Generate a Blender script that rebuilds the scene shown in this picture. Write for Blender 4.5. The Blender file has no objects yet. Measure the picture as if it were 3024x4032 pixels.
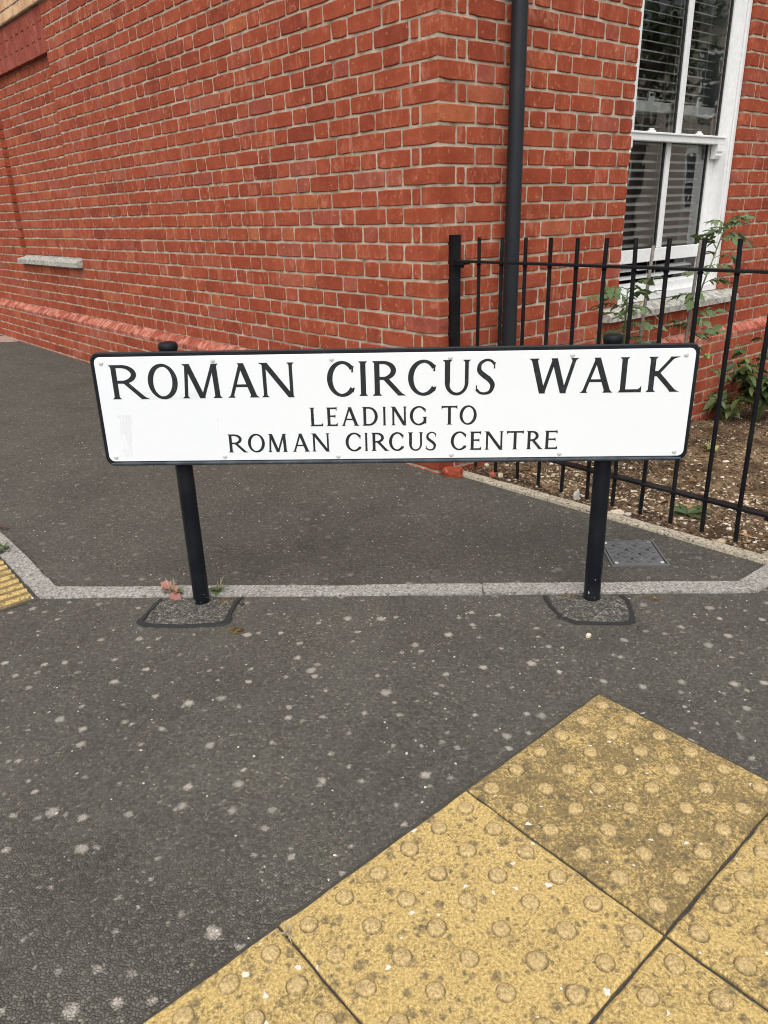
import bpy, bmesh, math, random
import numpy as np
from mathutils import Vector, Matrix, noise

random.seed(7)
RNG = np.random.default_rng(11)
PI = math.pi
scene = bpy.context.scene
COL = scene.collection

# ------------------------------------------------------------------ camera
CAM_H, PITCH, ROLL = 1.145, 0.380259, -0.0305935
cam_data = bpy.data.cameras.new("camera")
cam_data.sensor_fit = 'VERTICAL'
cam_data.sensor_height = 36.0
cam_data.lens = 36.0 * 2959.0 / 4032.0
cam_data.clip_start = 0.05
cam_data.clip_end = 2000.0
cam = bpy.data.objects.new("camera", cam_data)
COL.objects.link(cam)
_c, _s = math.cos(PITCH), math.sin(PITCH)
_r, _u, _f = Vector((1, 0, 0)), Vector((0, _s, _c)), Vector((0, _c, -_s))
_cr, _sr = math.cos(ROLL), math.sin(ROLL)
CR, CU, CF = _cr * _r + _sr * _u, -_sr * _r + _cr * _u, _f
cam.matrix_world = Matrix(((CR.x, CU.x, -CF.x, 0), (CR.y, CU.y, -CF.y, 0), (CR.z, CU.z, -CF.z, CAM_H), (0, 0, 0, 1)))
scene.camera = cam

# ------------------------------------------------------------------ world, sun, exposure (bright overcast)
SUN_EL, SUN_AZ = math.radians(58), math.radians(188)   # azimuth clockwise from +Y
world = bpy.data.worlds.new("World")
scene.world = world
world.use_nodes = True
wn = world.node_tree
sky = wn.nodes.new("ShaderNodeTexSky")
sky.sky_type = 'NISHITA'
sky.sun_disc = False
sky.sun_elevation = SUN_EL
sky.sun_rotation = SUN_AZ
sky.air_density = 1.0
sky.dust_density = 4.0
sky.ozone_density = 1.0
hs = wn.nodes.new("ShaderNodeHueSaturation")
hs.inputs['Saturation'].default_value = 0.12
bgn = wn.nodes["Background"]
wn.links.new(sky.outputs[0], hs.inputs['Color'])
wn.links.new(hs.outputs[0], bgn.inputs['Color'])
bgn.inputs['Strength'].default_value = 0.15
sun_d = bpy.data.lights.new("sun", 'SUN')
sun_d.energy = 1.0
sun_d.angle = math.radians(95)
sun_d.color = (1.0, 0.98, 0.95)
sun = bpy.data.objects.new("sun", sun_d)
COL.objects.link(sun)
_dir = Vector((math.sin(SUN_AZ) * math.cos(SUN_EL), math.cos(SUN_AZ) * math.cos(SUN_EL), math.sin(SUN_EL)))
sun.rotation_euler = _dir.to_track_quat('Z', 'Y').to_euler()
sun.location = _dir * 30
scene.view_settings.view_transform = 'Standard'
scene.view_settings.look = 'None'
scene.view_settings.gamma = 1.0
scene.view_settings.exposure = 0.52
scene.view_settings.use_curve_mapping = False
scene.render.engine = 'CYCLES'
scene.cycles.use_denoising = True
scene.cycles.pixel_filter_type = 'BLACKMAN_HARRIS'
scene.cycles.filter_width = 1.05
scene.cycles.max_bounces = 6
scene.cycles.diffuse_bounces = 3
scene.cycles.glossy_bounces = 3
scene.cycles.adaptive_threshold = 0.02
scene.cycles.transparent_max_bounces = 12

# ------------------------------------------------------------------ node helpers
class NB:
    def __init__(self, name):
        self.m = bpy.data.materials.new(name)
        self.d2 = False
        self.m.use_nodes = True
        self.t = self.m.node_tree
        self.b = self.t.nodes["Principled BSDF"]
        self.out = self.t.nodes["Material Output"]
    def set(self, node, key, v):
        s = node.inputs[key]
        if isinstance(v, bpy.types.NodeSocket):
            self.t.links.new(v, s)
        elif isinstance(v, (tuple, list)) and len(v) == 3 and s.type == 'RGBA':
            s.default_value = (*v, 1)
        else:
            s.default_value = v
    def n(self, typ, ins=None, **props):
        nd = self.t.nodes.new("ShaderNode" + typ)
        for k, v in props.items():
            setattr(nd, k, v)
        for k, v in (ins or {}).items():
            self.set(nd, k, v)
        return nd
    def pos(self, scale=None):
        p = self.n("NewGeometry").outputs['Position']
        return self.mapv(p, scale) if scale else p
    def obj(self):
        return self.n("TexCoord").outputs['Object']
    def mapv(self, v, scale=(1, 1, 1), rot=(0, 0, 0), loc=(0, 0, 0)):
        return self.n("Mapping", {'Vector': v, 'Scale': scale, 'Rotation': rot, 'Location': loc}).outputs[0]
    def noise(self, v, scale, detail=3, rough=0.55, dist=0.0, out='Fac'):
        return self.n("TexNoise", {'Vector': v, 'Scale': scale, 'Detail': detail, 'Roughness': rough, 'Distortion': dist}, noise_dimensions='2D' if self.d2 else '3D').outputs[out]
    def vor(self, v, scale, feature='F1', rand=1.0):
        return self.n("TexVoronoi", {'Vector': v, 'Scale': scale, 'Randomness': rand}, feature=feature, voronoi_dimensions='2D' if self.d2 else '3D')
    def warp(self, v, scale, amt, detail=2):
        c = self.noise(v, scale, detail, 0.6, 0.0, 'Color')
        c = self.n("VectorMath", {0: c, 1: (amt, amt, 0)}, operation='MULTIPLY').outputs[0]
        return self.n("VectorMath", {0: v, 1: c}, operation='ADD').outputs[0]
    def ma(self, op, a, b=0.0, c=0.0, clamp=False):
        nd = self.n("Math", {0: a, 1: b, 2: c}, operation=op)
        nd.use_clamp = clamp
        return nd.outputs[0]
    def mix(self, fac, a, b, blend='MIX'):
        nd = self.n("MixRGB", {'Fac': fac, 'Color1': a, 'Color2': b}, blend_type=blend)
        return nd.outputs[0]
    def ramp(self, fac, stops, interp='LINEAR'):
        nd = self.n("ValToRGB", {'Fac': fac})
        cr = nd.color_ramp
        cr.interpolation = interp
        while len(cr.elements) < len(stops):
            cr.elements.new(0.5)
        for e, (p, c) in zip(cr.elements, stops):
            e.position = p
            e.color = (*c, 1) if isinstance(c, (tuple, list)) else (c, c, c, 1)
        return nd.outputs[0]
    def step(self, v, lo, hi):
        return self.n("MapRange", {'Value': v, 'From Min': lo, 'From Max': hi}).outputs[0]
    def bump(self, h, strength, dist, normal=None):
        ins = {'Height': h, 'Strength': strength, 'Distance': dist}
        if normal is not None:
            ins['Normal'] = normal
        return self.n("Bump", ins).outputs[0]
    def fin(self, color=None, rough=None, normal=None, **kw):
        if color is not None: self.set(self.b, 'Base Color', color)
        if rough is not None: self.set(self.b, 'Roughness', rough)
        if normal is not None: self.set(self.b, 'Normal', normal)
        for k, v in kw.items():
            self.set(self.b, k.replace('_', ' '), v)
        return self.m

M = {}
def make_brick_mat(name, stops, eff=(0.60, 0.26, 0.16), eff_amt=0.42, dark=(0.20, 0.05, 0.032), smear=0.0):
    b = NB(name)
    p = b.pos()
    tone = b.ma('FRACT', b.ma('ADD', b.n("Attribute", attribute_name="tone").outputs['Fac'],
                               b.ma('MULTIPLY', b.n("ObjectInfo").outputs['Random'], 7.31)))
    base = b.ramp(tone, stops)
    big = b.noise(p, 11, 3)
    base = b.mix(b.step(big, 0.35, 0.72), b.mix(1.0, base, (0.86, 0.83, 0.83), 'MULTIPLY'), b.mix(1.0, base, (1.12, 1.14, 1.15), 'MULTIPLY'))
    fine = b.noise(p, 210, 3, 0.75)
    base = b.mix(b.ma('MULTIPLY', b.step(fine, 0.35, 0.72), 0.45), base, b.mix(1.0, base, (0.66, 0.6, 0.58), 'MULTIPLY'))
    # pale lime bloom: vertical drips, smudges and scuffed patches on some bricks
    drip = b.noise(b.mapv(p, (26, 26, 9)), 1.0, 4, 0.68, 0.9)
    tsel = b.ma('FRACT', b.ma('MULTIPLY', tone, 13.7))
    lim = b.ma('MULTIPLY', b.step(drip, 0.50, 0.66), b.step(b.ma('ADD', b.ma('MULTIPLY', big, 0.8), b.ma('MULTIPLY', tsel, 0.35)), 0.46, 0.72), clamp=True)
    base = b.mix(b.ma('MULTIPLY', lim, eff_amt), base, eff)
    sc = b.noise(b.mapv(p, loc=(3, 1, 7)), 42, 4, 0.68)
    base = b.mix(b.ma('MULTIPLY', b.step(sc, 0.60, 0.70), 0.6), base, eff)
    base = b.mix(b.ma('MULTIPLY', b.step(sc, 0.38, 0.28), 0.75), base, dark)
    if smear:
        sm_ = b.noise(b.mapv(p, loc=(9, 2, 1)), 12, 3, 0.6)
        base = b.mix(b.ma('MULTIPLY', b.step(sm_, 0.46, 0.60), smear), base, eff)
    h = b.ma('ADD', b.ma('MULTIPLY', sc, 1.2), b.ma('MULTIPLY', fine, 0.45))
    return b.fin(base, 0.9, b.bump(h, 0.7, 0.004), Specular_IOR_Level=0.2)

RED = [(0.0, (0.262, 0.052, 0.026)), (0.12, (0.320, 0.066, 0.031)), (0.5, (0.348, 0.074, 0.034)), (0.82, (0.368, 0.083, 0.039)),
       (0.87, (0.330, 0.080, 0.049)), (0.94, (0.365, 0.102, 0.064)), (0.975, (0.44, 0.125, 0.050)), (1.0, (0.335, 0.069, 0.032))]
M['brick'] = make_brick_mat("red_brick", RED)
M['plinth'] = make_brick_mat("plinth_brick_clay", [(0, (0.30, 0.066, 0.038)), (0.5, (0.34, 0.085, 0.052)), (1, (0.40, 0.115, 0.075))], (0.60, 0.285, 0.205), 0.5, smear=0.6)
M['soldier'] = make_brick_mat("rubbed_brick", [(0, (0.27, 0.062, 0.040)), (0.5, (0.31, 0.072, 0.046)), (1, (0.34, 0.085, 0.055))], (0.5, 0.22, 0.17), 0.35)
M['buff'] = make_brick_mat("buff_brick", [(0, (0.60, 0.36, 0.19)), (0.5, (0.68, 0.43, 0.24)), (1, (0.72, 0.48, 0.28))], (0.8, 0.6, 0.42), 0.4, (0.35, 0.2, 0.11))

def mk_mortar():
    b = NB("lime_mortar")
    p = b.pos()
    n1 = b.noise(p, 14, 4)
    c = b.ramp(n1, [(0.28, (0.25, 0.185, 0.125)), (0.45, (0.44, 0.355, 0.265)), (0.68, (0.61, 0.52, 0.41))])
    grit = b.noise(p, 420, 2, 0.7)
    c = b.mix(b.ma('MULTIPLY', b.step(grit, 0.58, 0.78), 0.4), c, (0.26, 0.2, 0.15))
    h = b.ma('ADD', b.noise(p, 80, 3, 0.7), b.ma('MULTIPLY', grit, 0.6))
    return b.fin(c, 0.95, b.bump(h, 0.9, 0.005), Specular_IOR_Level=0.15)
M['mortar'] = mk_mortar()

def mk_wallfar(name, c1, c2, mort, scale=1.0):
    b = NB(name)
    p = b.obj()
    # brick texture reads x,y: use object x and z
    s = b.n("SeparateXYZ", {0: p})
    v = b.n("CombineXYZ", {0: b.ma('ADD', s.outputs[0], s.outputs[1]), 1: s.outputs[2], 2: 0.0}).outputs[0]
    br = b.n("TexBrick", {'Vector': v, 'Color1': c1, 'Color2': c2, 'Mortar': mort, 'Scale': scale, 'Mortar Size': 0.006,
                           'Brick Width': 0.225, 'Row Height': 0.0768})
    h = b.ma('SUBTRACT', 1.0, br.outputs['Fac'])
    return b.fin(br.outputs[0], 0.9, b.bump(h, 0.6, 0.004))
M['farbrick'] = mk_wallfar("upper_brickwork", (0.34, 0.066, 0.034), (0.42, 0.1, 0.06), (0.42, 0.34, 0.27))
M['farbrick2'] = mk_wallfar("opposite_brickwork", (0.40, 0.33, 0.27), (0.46, 0.38, 0.31), (0.52, 0.47, 0.42))

def mk_asphalt():
    b = NB("asphalt")
    b.d2 = True
    p = b.pos()
    warp = b.warp(p, 110, 0.007, 1)
    v = b.vor(warp, 170)
    edge = b.vor(warp, 170, 'DISTANCE_TO_EDGE').outputs['Distance']
    cc = b.n("SeparateColor", {0: v.outputs['Color']})
    cell, cell2 = cc.outputs[0], cc.outputs[1]
    stone = b.ramp(cell, [(0.0, (0.054, 0.052, 0.046)), (0.35, (0.079, 0.076, 0.067)), (0.72, (0.104, 0.100, 0.089)), (0.95, (0.132, 0.126, 0.111)), (0.98, (0.22, 0.21, 0.185)), (1.0, (0.15, 0.115, 0.09))])
    stone = b.mix(b.step(edge, 0.0, 0.08), (0.040, 0.039, 0.034), stone)
    grain = b.noise(p, 520, 2, 0.8)
    stone = b.mix(b.ma('MULTIPLY', b.step(grain, 0.54, 0.78), 0.5), stone, (0.205, 0.197, 0.172))
    w = b.noise(p, 2.6, 5, 0.62)
    stone = b.mix(b.step(w, 0.32, 0.7), b.mix(1.0, stone, (1.02, 0.98, 0.91), 'MULTIPLY'), b.mix(1.0, stone, (1.36, 1.31, 1.21), 'MULTIPLY'))
    # the sheltered path behind the kerb is smoother and browner with dust
    dust = b.step(b.noise(b.mapv(p, loc=(4, 4, 0)), 5, 4, 0.6), 0.3, 0.7)
    stone = b.mix(b.ma('MULTIPLY', dust, 0.22), stone, (0.150, 0.141, 0.122))
    # round pale lichen blotches, many on the open pavement, few on the path behind the kerb
    wl = b.warp(p, 75, 0.017, 4)
    def blotch(scale, r0, r1, keep, off):
        vv = b.vor(b.mapv(wl, loc=(off, off * 0.7, 0)), scale)
        sc = b.n("SeparateColor", {0: vv.outputs['Color']})
        rad = b.ma('ADD', b.ma('MULTIPLY', sc.outputs[0], r1 - r0), r0)
        inside = b.step(b.ma('SUBTRACT', rad, vv.outputs['Distance']), 0.0, 0.085)
        return b.ma('MULTIPLY', inside, b.ma('LESS_THAN', sc.outputs[1], keep)), sc.outputs[2]
    texl = b.step(grain, 0.30, 0.55)
    sy = b.n("SeparateXYZ", {0: p})
    opn = b.ma('ADD', b.ma('MULTIPLY', b.step(b.ma('ADD', sy.outputs[1], b.ma('MULTIPLY', sy.outputs[0], 0.05)), 2.35, 1.95), 0.72), 0.28)
    l1, t1 = blotch(10.0, 0.06, 0.165, 0.58, 0.0)
    l2, t2 = blotch(17.0, 0.05, 0.19, 0.34, 3.3)
    lf = b.ma('MULTIPLY', b.ma('MAXIMUM', b.ma('MULTIPLY', l1, b.ma('ADD', b.ma('MULTIPLY', t1, 0.5), 0.5)), b.ma('MULTIPLY', l2, b.ma('ADD', b.ma('MULTIPLY', t2, 0.5), 0.35))), b.ma('MULTIPLY', b.ma('ADD', b.ma('MULTIPLY', texl, 0.6), 0.6), opn), clamp=True)
    stone = b.mix(lf, stone, b.mix(t1, (0.58, 0.53, 0.46), (0.51, 0.445, 0.385)))
    ch = b.vor(b.mapv(warp, loc=(2, 4, 0)), 26)
    cs = b.n("SeparateColor", {0: ch.outputs['Color']})
    chip = b.ma('MULTIPLY', b.ma('LESS_THAN', ch.outputs['Distance'], b.ma('MULTIPLY', cs.outputs[0], 0.085)), b.ma('LESS_THAN', cs.outputs[1], 0.20))
    stone = b.mix(chip, stone, (0.68, 0.66, 0.60))
    h = b.ma('ADD', b.step(edge, 0.0, 0.25), cell2)
    return b.fin(stone, 0.86, b.bump(h, 0.9, 0.003), Specular_IOR_Level=0.3)
M['asphalt'] = mk_asphalt()

def mk_patch():
    b = NB("patch_concrete")
    b.d2 = True
    p = b.pos()
    v = b.vor(p, 115)
    e = b.vor(p, 115, 'DISTANCE_TO_EDGE')
    cell = b.n("SeparateColor", {0: v.outputs['Color']}).outputs[0]
    c = b.ramp(cell, [(0, (0.075, 0.072, 0.062)), (0.4, (0.125, 0.119, 0.102)), (0.8, (0.19, 0.181, 0.155)), (1, (0.31, 0.295, 0.255))])
    c = b.mix(b.step(e.outputs['Distance'], 0, 0.1), (0.045, 0.04, 0.034), c)
    moss = b.noise(p, 26, 4, 0.65)
    c = b.mix(b.ma('MULTIPLY', b.step(moss, 0.66, 0.76), 0.6), c, (0.12, 0.07, 0.018))
    h = b.ma('ADD', b.step(e.outputs['Distance'], 0, 0.25), cell)
    return b.fin(c, 0.9, b.bump(h, 0.9, 0.004), Specular_IOR_Level=0.2)
M['patch'] = mk_patch()

b = NB("joint_sand")
n_ = b.noise(b.pos(), 200, 4, 0.7)
M['joint'] = b.fin(b.ramp(n_, [(0.3, (0.030, 0.027, 0.022)), (0.7, (0.085, 0.076, 0.060))]), 0.95, b.bump(n_, 0.8, 0.003))
b = NB("tar")
n_ = b.noise(b.pos(), 160, 4, 0.6)
M['tar'] = b.fin(b.ramp(n_, [(0.3, (0.012, 0.012, 0.012)), (0.7, (0.024, 0.024, 0.025))]), 0.75, b.bump(n_, 0.5, 0.002))

def mk_granite(name, cols, sc=190, speck=1.0):
    b = NB(name)
    p = b.pos()
    a = b.noise(p, sc, 2, 0.75)
    c = b.ramp(a, cols)
    big = b.noise(p, 18, 4, 0.6)
    c = b.mix(b.ma('MULTIPLY', b.step(big, 0.45, 0.75), 0.5), c, b.mix(1.0, c, (0.6, 0.57, 0.52), 'MULTIPLY'))
    sp = b.noise(b.mapv(p, loc=(3, 3, 3)), sc * 0.7, 1, 0.5)
    c = b.mix(b.ma('MULTIPLY', b.step(sp, 0.62, 0.66), speck), c, (0.09, 0.085, 0.08))
    return b.fin(c, 0.85, b.bump(b.ma('ADD', a, b.ma('MULTIPLY', big, 1.2)), 0.8, 0.004), Specular_IOR_Level=0.3)
M['granite'] = mk_granite("granite", [(0.26, (0.08, 0.075, 0.068)), (0.44, (0.25, 0.238, 0.215)), (0.58, (0.36, 0.342, 0.31)), (0.76, (0.60, 0.575, 0.53))], 105, 0.6)
M['edging'] = mk_granite("edging_concrete", [(0.28, (0.20, 0.165, 0.12)), (0.45, (0.40, 0.345, 0.255)), (0.6, (0.50, 0.44, 0.335)), (0.78, (0.70, 0.64, 0.52))], 120)
M['sill'] = mk_granite("weathered_sill_stone", [(0.25, (0.15, 0.14, 0.115)), (0.45, (0.36, 0.35, 0.31)), (0.6, (0.48, 0.47, 0.42)), (0.78, (0.60, 0.58, 0.53))], 34, 0.25)
M['flag'] = mk_granite("pink_flag", [(0.25, (0.25, 0.16, 0.13)), (0.5, (0.38, 0.27, 0.22)), (0.8, (0.48, 0.36, 0.3))], 90)

def mk_slab():
    b = NB("buff_tactile_concrete")
    b.d2 = True
    p = b.pos()
    fine = b.noise(p, 190, 4, 0.85)
    c = b.ramp(fine, [(0.28, (0.18, 0.120, 0.044)), (0.43, (0.41, 0.285, 0.100)), (0.56, (0.61, 0.440, 0.178)), (0.72, (0.80, 0.64, 0.35))])
    mid = b.noise(p, 30, 5, 0.7)
    c = b.mix(b.ma('MULTIPLY', b.step(mid, 0.45, 0.70), 0.35), c, (0.64, 0.45, 0.17))
    # grime held in the pores, heavier on some slabs
    dirt = b.n("Attribute", attribute_name="grime", attribute_type='OBJECT').outputs['Fac']
    g1 = b.noise(b.mapv(p, loc=(2, 3, 0)), 13, 6, 0.72)
    pore = b.noise(b.mapv(p, loc=(7, 1, 0)), 120, 4, 0.85)
    lvl = b.ma('ADD', b.ma('MULTIPLY', g1, 0.55), b.ma('MULTIPLY', pore, 0.80))
    g = b.step(b.ma('SUBTRACT', lvl, b.ma('SUBTRACT', 0.84, b.ma('MULTIPLY', dirt, 0.26))), 0.0, 0.15)
    c = b.mix(b.ma('MULTIPLY', g, 0.78), c, (0.125, 0.092, 0.050))
    # round dark lichen dots
    wv = b.warp(p, 85, 0.014, 3)
    def dots(scale, rmax, keep, off, tgt):
        v = b.vor(b.mapv(wv, loc=(off, off, 0)), scale)
        s_ = b.n("SeparateColor", {0: v.outputs['Color']})
        return b.ma('MULTIPLY', b.step(b.ma('SUBTRACT', b.ma('MULTIPLY', s_.outputs[0], rmax), v.outputs['Distance']), 0, 0.22), b.ma('LESS_THAN', s_.outputs[1], keep))
    dtex = b.ma('ADD', b.ma('MULTIPLY', b.step(pore, 0.35, 0.6), 0.5), 0.35)
    dk = b.ma('MAXIMUM', dots(36, 0.50, 0.50, 0.0, 0), dots(70, 0.46, 0.50, 2.0, 0))
    c = b.mix(b.ma('MULTIPLY', dk, dtex), c, (0.115, 0.095, 0.062))
    w = b.vor(b.mapv(wv, loc=(1, 2, 0)), 21)
    ws = b.n("SeparateColor", {0: w.outputs['Color']})
    wd = b.ma('MULTIPLY', b.ma('LESS_THAN', w.outputs['Distance'], b.ma('MULTIPLY', ws.outputs[0], 0.115)), b.ma('LESS_THAN', ws.outputs[1], 0.36))
    c = b.mix(b.ma('MULTIPLY', wd, 0.9), c, (0.74, 0.71, 0.64))
    h = b.ma('ADD', fine, b.ma('MULTIPLY', mid, 0.6))
    return b.fin(c, 0.9, b.bump(h, 0.8, 0.003), Specular_IOR_Level=0.2)
M['slab'] = mk_slab()
b = NB("blister_concrete")
b.d2 = True
p_ = b.pos()
f_ = b.noise(p_, 190, 4, 0.85)
g_ = b.noise(p_, 60, 4, 0.7)
c_ = b.ramp(f_, [(0.3, (0.20, 0.138, 0.06)), (0.45, (0.40, 0.285, 0.125)), (0.6, (0.55, 0.41, 0.20)), (0.72, (0.68, 0.54, 0.31))])
c_ = b.mix(b.ma('MULTIPLY', b.step(g_, 0.55, 0.72), 0.6), c_, (0.17, 0.125, 0.065))
o_ = b.n("SeparateXYZ", {0: b.obj()})
rad_ = b.ma('SQRT', b.ma('ADD', b.ma('MULTIPLY', o_.outputs[0], o_.outputs[0]), b.ma('MULTIPLY', o_.outputs[1], o_.outputs[1])))
c_ = b.mix(b.ma('MULTIPLY', b.step(rad_, 0.0138, 0.0172), b.ma('ADD', b.ma('MULTIPLY', b.step(g_, 0.35, 0.6), 0.5), 0.45)), c_, (0.105, 0.076, 0.040))
M['blister'] = b.fin(c_, 0.9, b.bump(f_, 0.6, 0.002), Specular_IOR_Level=0.2)

b = NB("soil")
p_ = b.pos()
a_ = b.noise(p_, 70, 6, 0.75)
l_ = b.noise(p_, 3.2, 4, 0.6)
c_ = b.ramp(a_, [(0.28, (0.045, 0.031, 0.020)), (0.46, (0.17, 0.120, 0.075)), (0.62, (0.30, 0.222, 0.145)), (0.8, (0.46, 0.37, 0.26))])
c_ = b.mix(b.step(l_, 0.40, 0.58), b.mix(1.0, c_, (0.55, 0.50, 0.45), 'MULTIPLY'), b.mix(1.0, c_, (1.3, 1.25, 1.15), 'MULTIPLY'))
M['soil'] = b.fin(c_, 0.95, b.bump(a_, 1.0, 0.012), Specular_IOR_Level=0.1)

def simple_var(name, stops, rough=0.8, scale=60, bump=0.3, bd=0.002, rnd=True, spec=0.3):
    b = NB(name)
    p = b.pos()
    n1 = b.noise(p, scale, 4, 0.6)
    t = b.n("Attribute", attribute_name="tone").outputs['Fac']
    if rnd:
        t = b.ma('FRACT', b.ma('ADD', t, b.n("ObjectInfo").outputs['Random']))
        fac = b.ma('ADD', b.ma('MULTIPLY', t, 0.75), b.ma('MULTIPLY', n1, 0.25))
    else:
        fac = n1
    return b.fin(b.ramp(fac, stops), rough, b.bump(n1, bump, bd), Specular_IOR_Level=spec)
M['pebble'] = simple_var("pebbles", [(0.1, (0.20, 0.14, 0.09)), (0.3, (0.42, 0.31, 0.20)), (0.55, (0.55, 0.44, 0.30)), (0.75, (0.62, 0.54, 0.42)), (0.9, (0.72, 0.67, 0.58))], 0.7)
M['bark'] = simple_var("bark_chips", [(0.1, (0.025, 0.015, 0.010)), (0.45, (0.075, 0.045, 0.028)), (0.75, (0.15, 0.095, 0.06)), (0.95, (0.33, 0.23, 0.15))], 0.9)
M['moss'] = simple_var("brown_moss", [(0.1, (0.05, 0.033, 0.012)), (0.5, (0.11, 0.065, 0.02)), (0.9, (0.2, 0.11, 0.03))], 0.95)
M['litter'] = simple_var("dry_leaves", [(0.1, (0.12, 0.06, 0.03)), (0.5, (0.32, 0.15, 0.07)), (0.9, (0.5, 0.3, 0.15))], 0.8)
M['chip'] = simple_var("white_chips", [(0.1, (0.5, 0.47, 0.42)), (0.9, (0.8, 0.78, 0.74))], 0.7)

def mk_paint(name, col, chipcol=(0.42, 0.44, 0.45), amount=0.70, rough=0.36, mottled=0.0, scale=70):
    b = NB(name)
    p = b.pos()
    n1 = b.noise(p, scale, 5, 0.68)
    c = col
    if mottled:
        c = b.mix(b.ma('MULTIPLY', b.step(b.noise(p, 22, 5, 0.7), 0.4, 0.7), mottled), col, (0.10, 0.125, 0.145))
    dust = b.noise(p, 9, 4)
    c = b.mix(b.ma('MULTIPLY', b.step(dust, 0.45, 0.8), 0.25), c, (0.05, 0.05, 0.05))
    low = b.ma('MULTIPLY', b.step(b.n("SeparateXYZ", {0: p}).outputs[2], 0.09, 0.0), 0.10)
    c = b.mix(b.step(b.ma('ADD', n1, low), amount, amount + 0.03), c, chipcol)
    return b.fin(c, b.ma('ADD', b.ma('MULTIPLY', b.noise(p, 40, 3), 0.25), rough - 0.1), b.bump(b.noise(p, 180, 3), 0.12, 0.001), Specular_IOR_Level=0.22)
M['black'] = mk_paint("black_gloss_paint", (0.006, 0.0072, 0.011))
M['railing'] = mk_paint("black_railing_paint", (0.006, 0.006, 0.008), (0.30, 0.31, 0.32), 0.735)
M['pipe'] = mk_paint("black_plastic_pipe", (0.020, 0.022, 0.026), (0.12, 0.12, 0.12), 0.82, 0.34)
M['border'] = mk_paint("black_sign_border", (0.010, 0.012, 0.016), (0.4, 0.42, 0.45), 0.78)
M['lip'] = mk_paint("weathered_sign_lip", (0.030, 0.038, 0.046), (0.3, 0.33, 0.36), 0.76, 0.45, 0.6)
M['iron'] = mk_paint("cover_plastic", (0.125, 0.127, 0.130), (0.25, 0.2, 0.2), 0.72, 0.55)
M['screw'] = simple_var("zinc_screw", [(0.2, (0.42, 0.42, 0.42)), (0.8, (0.6, 0.6, 0.6))], 0.4, 200, 0.1, 0.001, False)
M['cane'] = simple_var("weathered_cane", [(0.2, (0.09, 0.078, 0.066)), (0.6, (0.19, 0.17, 0.15)), (0.9, (0.30, 0.275, 0.25))], 0.8, 90, 0.5, 0.002, False)

def mk_signwhite():
    b = NB("sign_white_enamel")
    o = b.obj()
    c = (0.80, 0.82, 0.83)
    f = b.noise(o, 5, 4)
    c = b.mix(b.ma('MULTIPLY', b.step(f, 0.45, 0.8), 0.25), c, (0.72, 0.75, 0.77))
    # grey peeled tape marks near the left end
    def box(x0, x1, z0, z1, ns, th):
        s = b.n("SeparateXYZ", {0: o})
        i = b.ma('MULTIPLY', b.ma('MULTIPLY', b.ma('GREATER_THAN', s.outputs[0], x0), b.ma('LESS_THAN', s.outputs[0], x1)),
                 b.ma('MULTIPLY', b.ma('GREATER_THAN', s.outputs[2], z0), b.ma('LESS_THAN', s.outputs[2], z1)))
        nn = b.noise(b.mapv(o, ns), 1, 5, 0.65, 0.8)
        return b.ma('MULTIPLY', i, b.step(nn, th, th + 0.05))
    m = b.ma('MAXIMUM', box(-0.165, -0.125, 0.50, 0.625, (60, 60, 14), 0.49), box(-0.115, 0.09, 0.668, 0.690, (16, 16, 60), 0.47))
    m = b.ma('MAXIMUM', m, box(0.108, 0.135, 0.54, 0.665, (60, 60, 16), 0.56))
    c = b.mix(b.ma('MULTIPLY', m, 0.25), c, (0.55, 0.555, 0.55))
    return b.fin(c, 0.33, b.bump(b.noise(o, 60, 3), 0.05, 0.001), Specular_IOR_Level=0.4)
M['signwhite'] = mk_signwhite()
b = NB("sign_lettering")
n_ = b.noise(b.pos(), 70, 4, 0.65)
M['letter'] = b.fin(b.ramp(n_, [(0.35, (0.010, 0.012, 0.014)), (0.62, (0.018, 0.022, 0.026)), (0.72, (0.05, 0.065, 0.075))]), 0.4)
M['rivet'] = simple_var("rivet_heads", [(0.2, (0.52, 0.52, 0.5)), (0.8, (0.70, 0.70, 0.68))], 0.45, 150, 0.2, 0.001, False)

b = NB("white_window_paint")
n_ = b.noise(b.pos(), 30, 4)
M['white'] = b.fin(b.ramp(n_, [(0.3, (0.74, 0.74, 0.73)), (0.7, (0.82, 0.82, 0.81))]), 0.42, b.bump(b.noise(b.pos(), 110, 3), 0.1, 0.001))
b = NB("blind_slat")
M['slat'] = b.fin((0.86, 0.87, 0.85), 0.45)
b = NB("black_gasket")
M['gasket'] = b.fin((0.012, 0.012, 0.012), 0.5)
b = NB("room_paint")
M['room'] = b.fin((0.50, 0.49, 0.46), 0.9)
b = NB("house_body_render")
M['plain'] = b.fin((0.35, 0.2, 0.15), 0.9)
b = NB("roof_slate")
M['roof'] = b.fin(b.ramp(b.noise(b.pos(), 6, 4), [(0.3, (0.06, 0.06, 0.065)), (0.7, (0.1, 0.1, 0.105))]), 0.7)
# glass: clear pane, Fresnel mirror over transparency
b = NB("window_glass")
fr = b.n("Fresnel", {'IOR': 1.5}).outputs[0]
gl = b.n("BsdfGlossy", {'Color': (0.95, 0.97, 0.96), 'Roughness': 0.004,
                        'Normal': b.bump(b.noise(b.pos(), 4.5, 2), 0.10, 0.01)}).outputs[0]
tr = b.n("BsdfTransparent", {'Color': (0.95, 0.97, 0.955)}).outputs[0]
mx = b.n("MixShader", {0: b.ma('MULTIPLY', fr, 2.6, clamp=True), 1: tr, 2: gl}).outputs[0]
b.t.links.new(mx, b.out.inputs['Surface'])
M['glass'] = b.m
b = NB("dark_house_glass")
M['darkglass'] = b.fin((0.02, 0.025, 0.03), 0.08)

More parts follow.
